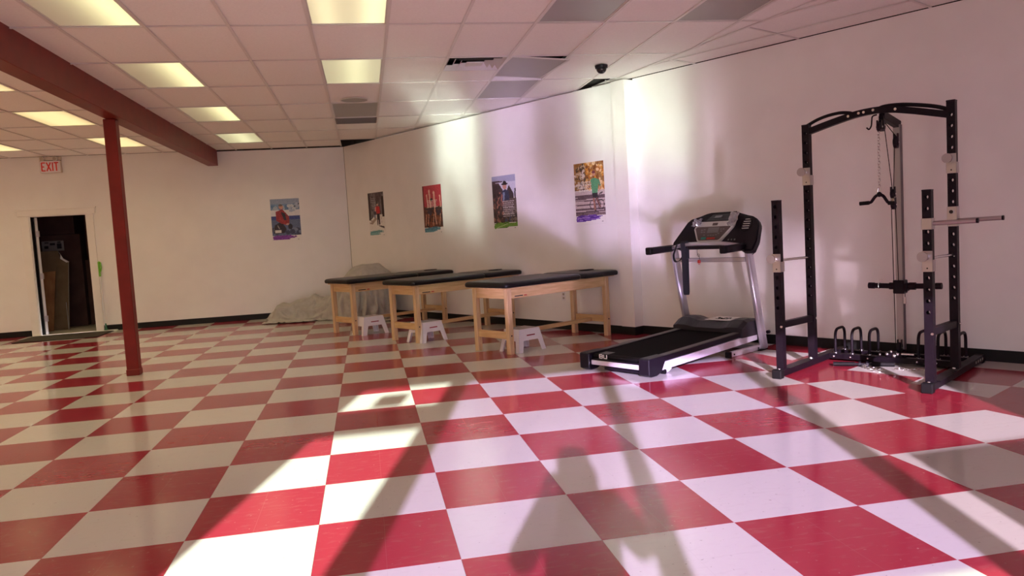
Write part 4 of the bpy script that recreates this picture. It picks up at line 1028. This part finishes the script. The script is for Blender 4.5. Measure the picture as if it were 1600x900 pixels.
# strap hung over the handlebar
t = thing('hanging_strap', 'long black webbing strap looped over the treadmill handlebar', 'strap', tuple(tmw(1.27,.56,0)), ANG)
bm = B(); ribbon(bm, fillet([(0,.032,.95),(0,.036,1.115),(0,.0,1.135),(0,-.035,1.115),(0,-.020,1.0),(0,-.014,.60),(0,.0,.575),(0,.014,.60),(0,.020,.95)], .02), .050, .005, (.96,.28,0)); obj('webbing', bm, 'strap_black', t)
bm = B(); pts = fillet([(-.13,.05,1.10),(-.15,.0,.98),(-.11,-.02,.915),(-.05,-.02,.93),(.0,.0,1.02),(-.02,.02,1.10)], .07); ribbon(bm, pts, .03, .005, (0,1,.2)); obj('side_loop', bm, 'strap_black', t)
# paper on the hood
t = thing('paper_sheet', 'white paper sheet with scribbled writing lying on treadmill hood', 'paper', tuple(tmw(1.56,.33,.304)), ANG)
bm = B(); prism(bm, [(-.16,-.10,.0),(.17,-.09,.002),(.15,.11,.012),(-.14,.12,.010)], (0,0,.0015)); obj('sheet', bm, 'paper_white', t)
bm = B(); tube(bm, [(-.07+.012*k, -.0+.03*math.sin(k*1.7)+.02*math.cos(k*.6), .011+.001*k*0) for k in range(14)], .0035, 5); tube(bm, [(-.06,-.045,.007),(.08,-.04,.007)], .003, 5); obj('handwriting', bm, 'ink_black', t)
# bagged manual on the console
t = thing('bagged_manual', 'dark manual in a crumpled plastic bag lying across the console top', 'manual', tuple(tmw(1.42,.345,1.07)), ANG)
def lp(u, v, w): return CT @ Vector((u, -w, v))
bm = B(); prism(bm, [lp(-.12,.268,.050), lp(.17,.268,.050), lp(.19,.352,.035), lp(-.07,.352,.035)], CT @ Vector((0,.012,0))); obj('booklet', bm, 'hood_grey', t)
bm = B(); prism(bm, [lp(-.03,.30,.0512), lp(.05,.30,.0512), lp(.055,.33,.046), lp(-.025,.33,.046)], CT @ Vector((0,.003,0))); obj('cover_print', bm, 'grey_strip', t)
def crumple(bm, u0, v0, u1, v1, seed, amp):
    r = random.Random(seed); n = 9; g = {}
    for i in range(n):
        for j in range(n):
            g[i,j] = bm.verts.new(lp(u0+(u1-u0)*i/(n-1)+r.uniform(-.006,.006), v0+(v1-v0)*j/(n-1)+r.uniform(-.006,.006), .050+r.uniform(0,amp)))
    for i in range(n-1):
        for j in range(n-1): bm.faces.new((g[i,j], g[i+1,j], g[i+1,j+1], g[i,j+1]))
bm = B(); crumple(bm, -.27, .20, -.16, .285, 1, .03); obj('bag_end', bm, 'plastic_bag', t)
bm = B(); crumple(bm, .16, .19, .26, .345, 2, .035); obj('bag_end', bm, 'plastic_bag', t)

# ================================================================== half rack with pulley (local x along the wall to the right, y towards the wall)
RK_O = (4.207, 1.843); RK_A = math.radians(-55.12)
RK = thing('power_rack', 'black steel half rack with arched pull-up bar and pulley post by wall', 'rack', (*RK_O, 0), RK_A)
XS, YS = .568, .307; UW = .060
def holed_plate(bm, x0, x1, y, z0, z1, zs, r):
    """vertical plate at local y with real round holes, split in bands; returns nothing"""
    xc = (x0+x1)/2; hb = (zs[1]-zs[0])/2
    for lo, hi in ((z0, zs[0]-hb), (zs[-1]+hb, z1)):
        if hi > lo: bm.faces.new([bm.verts.new(c) for c in ((x0,y,lo),(x1,y,lo),(x1,y,hi),(x0,y,hi))])
    for i, zc in enumerate(zs):
        lo, hi = zc-hb, zc+hb; n = 16; ring = []; outer = []
        for k in range(n):
            a = 2*PI*k/n + PI/n; dx, dz = math.cos(a), math.sin(a); ring.append(bm.verts.new((xc+r*dx, y, zc+r*dz)))
            tx = ((x1-xc) if dx > 0 else (x0-xc))/dx; tz = ((hi-zc) if dz > 0 else (lo-zc))/dz; t = min(tx, tz)
            outer.append(bm.verts.new((xc+t*dx, y, zc+t*dz)))
        corners = {}
        for k in range(n):
            k2 = (k+1) % n; A, Cc = outer[k], outer[k2]
            same = abs(A.co.x-Cc.co.x) < 1e-6 or abs(A.co.z-Cc.co.z) < 1e-6
            if same: bm.faces.new((ring[k], ring[k2], Cc, A))
            else:
                cx = A.co.x if abs(abs(A.co.x-xc)-(x1-xc)) < 1e-6 else Cc.co.x; cz = Cc.co.z if cx == A.co.x else A.co.z
                v = bm.verts.new((cx, y, cz)); bm.faces.new((ring[k], ring[k2], Cc, v, A))
def upright(x, y, top, z0, hz):
    bm = B(); t = .004; h = UW/2; bot = .068
    zs = [z for z in [z0+hz*k for k in range(40)] if z < top-.045]
    for yy in (y-h, y+h): holed_plate(bm, x-h, x+h, yy, bot, top, zs, .0145)
    box(bm, (x-h, y-h+.0004, bot), (x-h+t, y+h-.0004, top)); box(bm, (x+h-t, y-h+.0004, bot), (x+h, y+h-.0004, top))
    return obj('upright', bm, 'powder_black', RK)
for x in (-XS, XS):
    u = upright(x, -YS, 1.46, .58, .083)
    bm = B(); box(bm, (x-UW/2-.002, -YS-UW/2-.002, 1.452), (x+UW/2+.002, -YS+UW/2+.002, 1.463), .003); obj('end_plug', bm, 'black_plastic', u)
    tall = 2.10 if x < 0 else 2.135
    u = upright(x, YS, tall, .62, .083)
    bm = B(); box(bm, (x-UW/2-.002, YS-UW/2-.002, tall-.008), (x+UW/2+.002, YS+UW/2+.002, tall+.006), .003); obj('end_plug', bm, 'black_plastic', u)
    # floor rail
    bm = B(); box(bm, (x-.035, -.395, .012), (x+.035, 1.0, .068), .004); r_ = obj('floor_rail', bm, 'powder_black', RK)
    bm = B(); box(bm, (x-.040, -.41, .0), (x+.040, -.345, .074), .006); obj('rail_cap', bm, 'black_rubber', r_)
    bm = B(); box(bm, (x-.038, .95, .0), (x+.038, 1.005, .070), .005); obj('rail_cap', bm, 'black_rubber', r_)
    bm = B()
    for k in range(4): cyl(bm, (x+.034, .74+k*.065, .042), (x+.0375, .74+k*.065, .042), .012, 12)
    obj('adjuster_holes', bm, 'pale_plastic', r_)
    bm = B()
    for yy in (-YS-.045, YS-.045): sphere(bm, (x+.0, yy, .072), .013, 10, (1,1,.8)); cyl(bm, (x, yy, .066), (x, yy, .072), .017, 6)
    obj('bolt', bm, 'bolt', RK, True)
    bm = B(); box(bm, (x-.03, -.27, .069), (x+.055, .15, .073)); obj('foot_plate', bm, 'powder_black', RK)
    # link between short and tall upright, safety rod
    bm = B(); beam(bm, (x, -YS+.03, .435), (x, YS-.03, .42), .045, .055, bev=.003); obj('link_beam', bm, 'powder_black', RK)
    bm = B(); cyl(bm, (x+.024, -YS-.036, .425), (x+.024, -YS-.028, .425), .010, 8); cyl(bm, (x+.035, YS, .42), (x+.042, YS, .42), .012, 8); obj('bolt', bm, 'bolt', RK)
    bm = B(); cyl(bm, (x, -YS-.036, .972), (x, YS+.036, .958), .011, 12); obj('safety_rod', bm, 'chrome', RK, True)
    # bar catches
    for y, z in ((-YS, .95), (YS, 1.66)):
        bm = B(); w = UW/2+.006
        box(bm, (x-w, y-w, z-.075), (x+w, y-UW/2-.0005, z+.075), .002); box(bm, (x+UW/2+.0005, y-w, z-.075), (x+w, y+w, z+.01), .002); box(bm, (x-w, y-w, z-.075), (x-UW/2-.0005, y+w, z+.01), .002)
        jh = obj('bar_catch', bm, 'zinc', RK)
        bm = B(); cyl(bm, (x, y-w, z+.035), (x-.004, y-w-.085, z+.038), .013, 12); obj('catch_peg', bm, 'chrome', jh, True)
        bm = B(); cyl(bm, (x-.006, y-w-.070, z+.038), (x-.007, y-w-.088, z+.038), .036, 22); obj('catch_disc', bm, 'pale_plastic', jh, True)
        bm = B(); cyl(bm, (x, y-w-.001, z-.05), (x, y-w+.001, z-.05), .006, 8); obj('rivet', bm, 'ink_black', jh)
# plate pegs on the right side
for y, x1 in ((-YS, .888), (YS, .907)):
    bm = B(); w = UW/2+.005; box(bm, (XS-w, y-w, 1.178), (XS+w, y+w, 1.258), .003); br = obj('peg_bracket', bm, 'zinc', RK)
    if y > 0:
        bm = B(); box(bm, (XS-w, y-w-.002, 1.20), (XS+w, y+w, 1.33), .002); cyl(bm, (XS-.0, y-w-.02, 1.29), (XS, y-w, 1.29), .016, 14); obj('pin_plate', bm, ['zinc'], br)
        bm = B(); cyl(bm, (XS, y-w-.024, 1.29), (XS, y-w-.019, 1.29), .014, 12); obj('pin_knob', bm, 'ink_black', br)
    bm = B(); cyl(bm, (XS+w, y, 1.220), (x1-.012, y, 1.226), .0165, 16); obj('plate_peg', bm, 'peg_steel', br, True)
    bm = B(); cyl(bm, (x1-.014, y, 1.226), (x1, y, 1.226), .0175, 16); obj('peg_cap', bm, 'black_plastic', br, True)
# arched pull-up bar
def spline(pts, n=6):
    P = [Vector(p) for p in pts]; P = [P[0]*2-P[1]]+P+[P[-1]*2-P[-2]]; out = []
    for i in range(1, len(P)-2):
        for k in range(n):
            t = k/n; a, b, c, d = P[i-1:i+3]; out.append(.5*((2*b)+(c-a)*t+(2*a-5*b+4*c-d)*t*t+(3*b-a-3*c+d)*t**3))
    out.append(P[-2]); return out
def archbar(pts, w, h):
    bm = B(); ribbon(bm, spline(pts), w, h, (0,1,0)); return bm
obj('pull_up_bar', archbar([(-.545,YS,2.045),(-.346,YS,2.093),(-.133,YS,2.135),(.07,YS,2.142),(.262,YS,2.108),(.545,YS,2.035)], .05, .052), 'powder_black', RK)
bm = B(); tube(bm, spline([(-.56,YS,2.098),(-.47,YS,2.135),(-.38,YS,2.157),(-.28,YS,2.166),(-.20,YS,2.155),(-.17,YS,2.14)]), .014, 10); obj('grip_bar', bm, 'black_rubber', RK, True)
bm = B(); tube(bm, spline([(.02,YS,2.15),(.08,YS,2.166),(.20,YS,2.162),(.34,YS,2.138),(.46,YS,2.108),(.545,YS,2.075)]), .016, 10); obj('grip_bar', bm, 'black_rubber', RK, True)
for x, z in ((-.20,2.125),(-.115,2.138),(-.075,2.14),(.0,2.147),(.17,2.13)):
    bm = B(); cyl(bm, (x, YS-.031, z), (x, YS-.024, z), .011, 10); obj('bolt', bm, 'bolt', RK)
# pulley post
PX, PY = .045, .70
bm = B(); box(bm, (PX-.028, PY-.028, .12), (PX+.028, PY+.028, 2.045), .003); obj('pulley_post', bm, 'post_grey', RK)
bm = B(); box(bm, (PX+.0285, PY-.026, .12), (PX+.031, PY+.026, 2.045)); obj('post_sideplate', bm, 'post_side', RK)
bm = B(); beam(bm, (.05, YS+.02, 2.105), (PX, PY+.03, 2.045), .045, .065, bev=.003); obj('top_arm', bm, 'powder_black', RK)
bm = B(); box(bm, (PX-.034, PY-.034, .068), (PX+.034, PY+.034, .125), .004); obj('post_base', bm, 'powder_black', RK)
def pulley(c, r, w, name='pulley'):
    bm = B(); c = Vector(c); cyl(bm, c-Vector((w/2,0,0)), c+Vector((w/2,0,0)), r, 20); p = obj(name, bm, 'black_plastic', RK, True)
    bm = B(); box(bm, c+Vector((-w/2-.006,-.016,-r*.6)), c+Vector((-w/2-.001,.016,r*1.5))); box(bm, c+Vector((w/2+.001,-.016,-r*.6)), c+Vector((w/2+.006,.016,r*1.5))); obj('pulley_cheek', bm, 'powder_black', p)
    bm = B(); cyl(bm, c-Vector((w/2+.012,0,0)), c+Vector((w/2+.012,0,0)), .008, 8); obj('axle_bolt', bm, 'bolt', p)
pulley((.05,YS+.02,2.02), .050, .026); pulley((.05,YS-.035,2.005), .036, .026); pulley((.052,PY-.055,1.895), .050, .024)
pulley((.06,.52,1.462), .040, .024); pulley((.06,.53,1.372), .040, .024); pulley((.055,PY-.08,.15), .045, .024)
bm = B(); box(bm, (.045,.505,1.395), (.075,.535,1.44), .004); obj('pulley_clevis', bm, 'bolt', RK)
bm = B()
for pts in ([(.055,YS+.06,2.01),(.058,.515,1.50)], [(.052,PY-.09,1.88),(.062,.53,1.50)], [(.052,PY-.055,1.945),(.05,YS+.03,2.07)], [(.045,.52,1.34),(.03,PY-.10,.15)], [(.075,.53,1.34),(.05,PY-.06,.70)]): tube(bm, pts, .0035, 6)
obj('cable', bm, 'black_rubber', RK)
# weight carriage
bm = B(); box(bm, (PX-.045, PY-.055, .61), (PX+.045, PY+.045, .725), .006); box(bm, (PX+.03, PY-.05, .63), (PX+.065, PY+.03, .70), .004); obj('weight_carriage', bm, 'powder_black', RK)
bm = B(); cyl(bm, (PX-.03, PY-.01, .672), (-.205, PY-.01, .676), .023, 16); cyl(bm, (PX-.085, PY-.01, .673), (PX-.045, PY-.01, .673), .030, 16); cyl(bm, (-.215, PY-.01, .676), (-.165, PY-.01, .675), .027, 16); sl_ = obj('weight_sleeve', bm, 'powder_black', RK, True)
bm = B(); tube(bm, [(-.125, PY-.01+.027*math.cos(a), .676+.027*math.sin(a)) for a in [k*.4 for k in range(17)]], .004, 6); tube(bm, [(-.125,PY-.01,.70),(-.12,PY-.01,.725),(-.10,PY-.01,.73)], .003, 5); obj('spring_clip', bm, 'bolt', sl_, True)
bm = B(); cyl(bm, (PX+.03, PY-.01, .672), (.365, PY-.01, .676), .023, 16); cyl(bm, (PX+.075, PY-.01, .673), (PX+.125, PY-.01, .673), .032, 16); cyl(bm, (.325, PY-.01, .675), (.372, PY-.01, .676), .027, 16); obj('weight_sleeve', bm, 'powder_black', RK, True)
bm = B(); box(bm, (PX+.04, PY-.06, .525), (PX+.062, PY-.05, .585), .002); box(bm, (PX+.038, PY-.055, .58), (PX+.048, PY-.05, .61)); obj('latch_plate', bm, 'zinc', RK)
# rear cross bars, tray and plate hoops
for y0, nm in ((.585,'cross_bar'), (.80,'cross_bar')):
    bm = B(); box(bm, (-XS+.036, y0-.03, .022), (XS-.036, y0+.03, .070), .003); obj(nm, bm, 'powder_black', RK)
for x0, x1 in ((-.532,-.13),(.16,.532)):
    bm = B(); box(bm, (x0, .61, .030), (x1, .775, .040)); obj('plate_tray', bm, 'powder_black', RK)
for x in (-.487,-.34,-.19,.21,.36,.51):
    bm = B(); tube(bm, fillet([(x,.60,.068),(x,.60,.285),(x,.815,.285),(x,.815,.068)], .075, 7), .0125, 10); h = obj('plate_hoop', bm, 'powder_black', RK, True)
    bm = B()
    for yy in (.60,.815): cyl(bm, (x,yy,.069), (x,yy,.076), .019, 12)
    sphere(bm, (x,.553,.045), .009, 8); obj('hoop_flange', bm, 'bolt', h, True)
bm = B(); cyl(bm, (.10,.52,.112), (.20,.52,.112), .008, 10); obj('low_pin', bm, 'bolt', RK, True)
bm = B()
for x, y, z, r in ((-.02,.53,.10,.015),(.015,.53,.125,.012),(.06,.55,.10,.014),(-.075,.52,.095,.012),(.03,.56,.085,.02)): sphere(bm, (x,y,z), r, 8)
obj('pulley_hardware', bm, 'chrome', RK, True)
bm = B(); box(bm, (-.05,.555,.07), (.10,.66,.11), .006); obj('low_pulley_housing', bm, 'powder_black', RK)
bm = B(); tube(bm, fillet([(.03,YS-.03,2.105),(-.008,YS-.03,2.10),(-.014,YS-.03,2.02),(-.034,YS-.03,1.99),(-.052,YS-.03,2.012)], .025), .006, 8); obj('accessory_hook', bm, 'black_rubber', RK, True)

def chain_mesh(pts, link_len=.030, r=.0028, w=.009):
    bm = B(); P = [Vector(p) for p in pts]; L = [0]
    for a, b in zip(P, P[1:]): L.append(L[-1]+(b-a).length)
    n = max(2, int(L[-1]/(link_len*.78)))
    for k in range(n):
        s = L[-1]*(k+.5)/n; i = max(j for j in range(len(L)-1) if L[j] <= s); t = (s-L[i])/(L[i+1]-L[i]); c = P[i].lerp(P[i+1], t); d = (P[i+1]-P[i]).normalized()
        u = d.orthogonal().normalized(); 
        if k % 2: u = d.cross(u)
        loop = [c + d*(link_len/2)*math.cos(a) + u*w*math.sin(a) for a in [q_*PI/5 for q_ in range(11)]]
        tube(bm, loop, r, 5)
    return bm
# handle hanging on its chain
t = thing('curl_bar', 'black bent curl handle hanging on a silver chain from the rack pulley', 'handle', (*RK_O, 1.35), RK_A)
hy = YS-.035
bm = B(); tube(bm, fillet([(-.055,hy,.05),(-.03,hy,.05),(.012,hy,.108),(.062,hy,.108),(.100,hy,.045),(.112,hy,.04)], .025), .0125, 10); obj('bent_bar', bm, 'powder_black', t, True)
bm = B(); tube(bm, [(-.120,hy,.046),(-.045,hy,.049)], .0165, 12); obj('grip', bm, 'black_rubber', t, True)
bm = B(); tube(bm, [(.105,hy,.038),(.150,hy,.034)], .0165, 12); obj('grip', bm, 'black_rubber', t, True)
bm = B(); sphere(bm, (.037,hy,.112), .022, 12); obj('swivel', bm, 'black_plastic', t, True)
bm = B(); tube(bm, fillet([(.022,hy,.125),(.030,hy,.165),(.044,hy,.165),(.052,hy,.125)], .012), .005, 8); obj('carabiner', bm, 'bolt', t, True)
tag(obj('chain', chain_mesh([(.038,hy,.165),(.041,hy,.64)]), 'bolt', t, True), kind='stuff')
# bar and chain lying on the floor
t = thing('row_bar', 'short black bar with rubber grips lying on floor inside the rack', 'handle', (*RK_O, 0), RK_A)
A_, C_ = Vector((-.395,.315,.022)), Vector((.05,.50,.022))
bm = B(); cyl(bm, A_, C_, .012, 12); obj('bar', bm, 'powder_black', t, True)
bm = B(); cyl(bm, A_, A_.lerp(C_,.36), .019, 14); obj('grip', bm, 'black_rubber', t, True)
bm = B(); cyl(bm, A_.lerp(C_,.64), C_, .019, 14); obj('grip', bm, 'black_rubber', t, True)
bm = B(); cyl(bm, A_.lerp(C_,.42), A_.lerp(C_,.46), .024, 14); cyl(bm, A_.lerp(C_,.54), A_.lerp(C_,.58), .024, 14); obj('collar', bm, 'black_plastic', t, True)
bm = B(); m_ = A_.lerp(C_,.5); tube(bm, [m_+Vector((.018*math.cos(k*.7)+.02, -.02+.018*math.sin(k*.7), -.005)) for k in range(10)], .005, 6); obj('eyelet', bm, 'bolt', t, True)
tag(obj('loose_chain', chain_mesh([(-.16,.36,.010),(-.10,.30,.008),(-.05,.33,.010),(-.02,.28,.008),(.03,.30,.010),(.05,.25,.008),(-.01,.23,.012),(-.06,.26,.012)]), 'bolt', None, True, loc=(*RK_O,0), rz=RK_A), 'heap of bright silver chain lying beside the short bar on floor', 'chain')
tag(obj('loose_chain', chain_mesh([(.10,.36,.010),(.15,.40,.008),(.21,.37,.010),(.27,.42,.008),(.33,.38,.010)]), 'bolt', None, True, loc=(*RK_O,0), rz=RK_A), 'thin silver chain on floor left of the right rack upright', 'chain')

# ================================================================== the photographer (seen only by the shadow on the floor)
def skin_chain(name, verts, edges, radii, m, parent=None, sub=2, root=0):
    me = bpy.data.meshes.new(name); me.from_pydata(verts, edges, []); o = bpy.data.objects.new(name, me); link(o, parent)
    me.materials.append(MATS[m]); o.modifiers.new('skin', 'SKIN').use_smooth_shade = True
    for i, r in enumerate(radii):
        r = r if isinstance(r, tuple) else (r, r); me.skin_vertices[0].data[i].radius = r; me.skin_vertices[0].data[i].use_root = (i == root)
    sb = o.modifiers.new('sub', 'SUBSURF'); sb.levels = sb.render_levels = sub
    return o
PH = thing('person', 'person in dark jacket and trousers standing behind the viewpoint holding up a phone', 'person', (.30, -4.06, 0))
V = [(0,.0,.86),(0,.01,.98),(0,.0,1.13),(0,-.01,1.26),(0,.0,1.34),(0,.02,1.42),(0,.03,1.50),(0,.04,1.58),   # pelvis..head
     (-.165,-.01,1.285),(-.27,.02,1.10),(-.13,.20,1.24),(-.09,.26,1.30),                                     # left arm up to the phone
     (.165,-.01,1.285),(.29,.02,1.09),(.14,.20,1.24),(.10,.26,1.30),
     (-.10,.0,.80),(-.105,.03,.45),(-.11,-.02,.09),(-.115,.10,.03),(.10,.0,.80),(.11,.03,.45),(.12,-.02,.09),(.125,.10,.03)]
E_ = [(0,1),(1,2),(2,3),(3,4),(4,5),(5,6),(6,7),(3,8),(8,9),(9,10),(10,11),(3,12),(12,13),(13,14),(14,15),(0,16),(16,17),(17,18),(18,19),(0,20),(20,21),(21,22),(22,23)]
Rr = [(.17,.12),(.17,.12),(.175,.12),(.17,.11),.075,.058,(.08,.09),(.065,.075),.080,.066,.052,.034,.080,.066,.052,.034,.10,.066,.042,.035,.10,.066,.042,.035]
body = skin_chain('body', V, E_, Rr, 'cloth_navy', PH)
for s in (-1, 1):       # hands: palm with four fingers and a thumb closed on the phone edges
    vs_ = [(s*.10,.26,1.30),(s*.088,.30,1.325)]; es = [(0,1)]; rs_ = [.028,.026]
    for k, (dz, L_) in enumerate(((.030,.055),(.012,.062),(-.006,.058),(-.022,.046))):
        i0 = len(vs_); vs_ += [(s*.080,.312,1.33+dz),(s*.060,.318+.004*k,1.335+dz),(s*(.060-L_*.5),.312,1.338+dz)]; es += [(1,i0),(i0,i0+1),(i0+1,i0+2)]; rs_ += [.0105,.009,.008]
    i0 = len(vs_); vs_ += [(s*.085,.285,1.345),(s*.070,.275,1.365),(s*.05,.274,1.372)]; es += [(1,i0),(i0,i0+1),(i0+1,i0+2)]; rs_ += [.012,.0105,.009]
    skin_chain('hand', vs_, es, rs_, 'skin', PH)
bm = B(); sphere(bm, (0,.02,1.53), .098, 20, (1.0,1.0,1.0)); sphere(bm, (0,-.02,1.42), .105, 20, (1.12,.8,1.5)); obj('hair', bm, 'hair', PH, True)
bm = B(); box(bm, (-.075,.290,1.315), (.075,.298,1.385), .004); tag(obj('phone', bm, 'black_plastic', None, loc=(.30,-4.06,0)), 'black phone held up in both hands behind the viewpoint', 'phone')
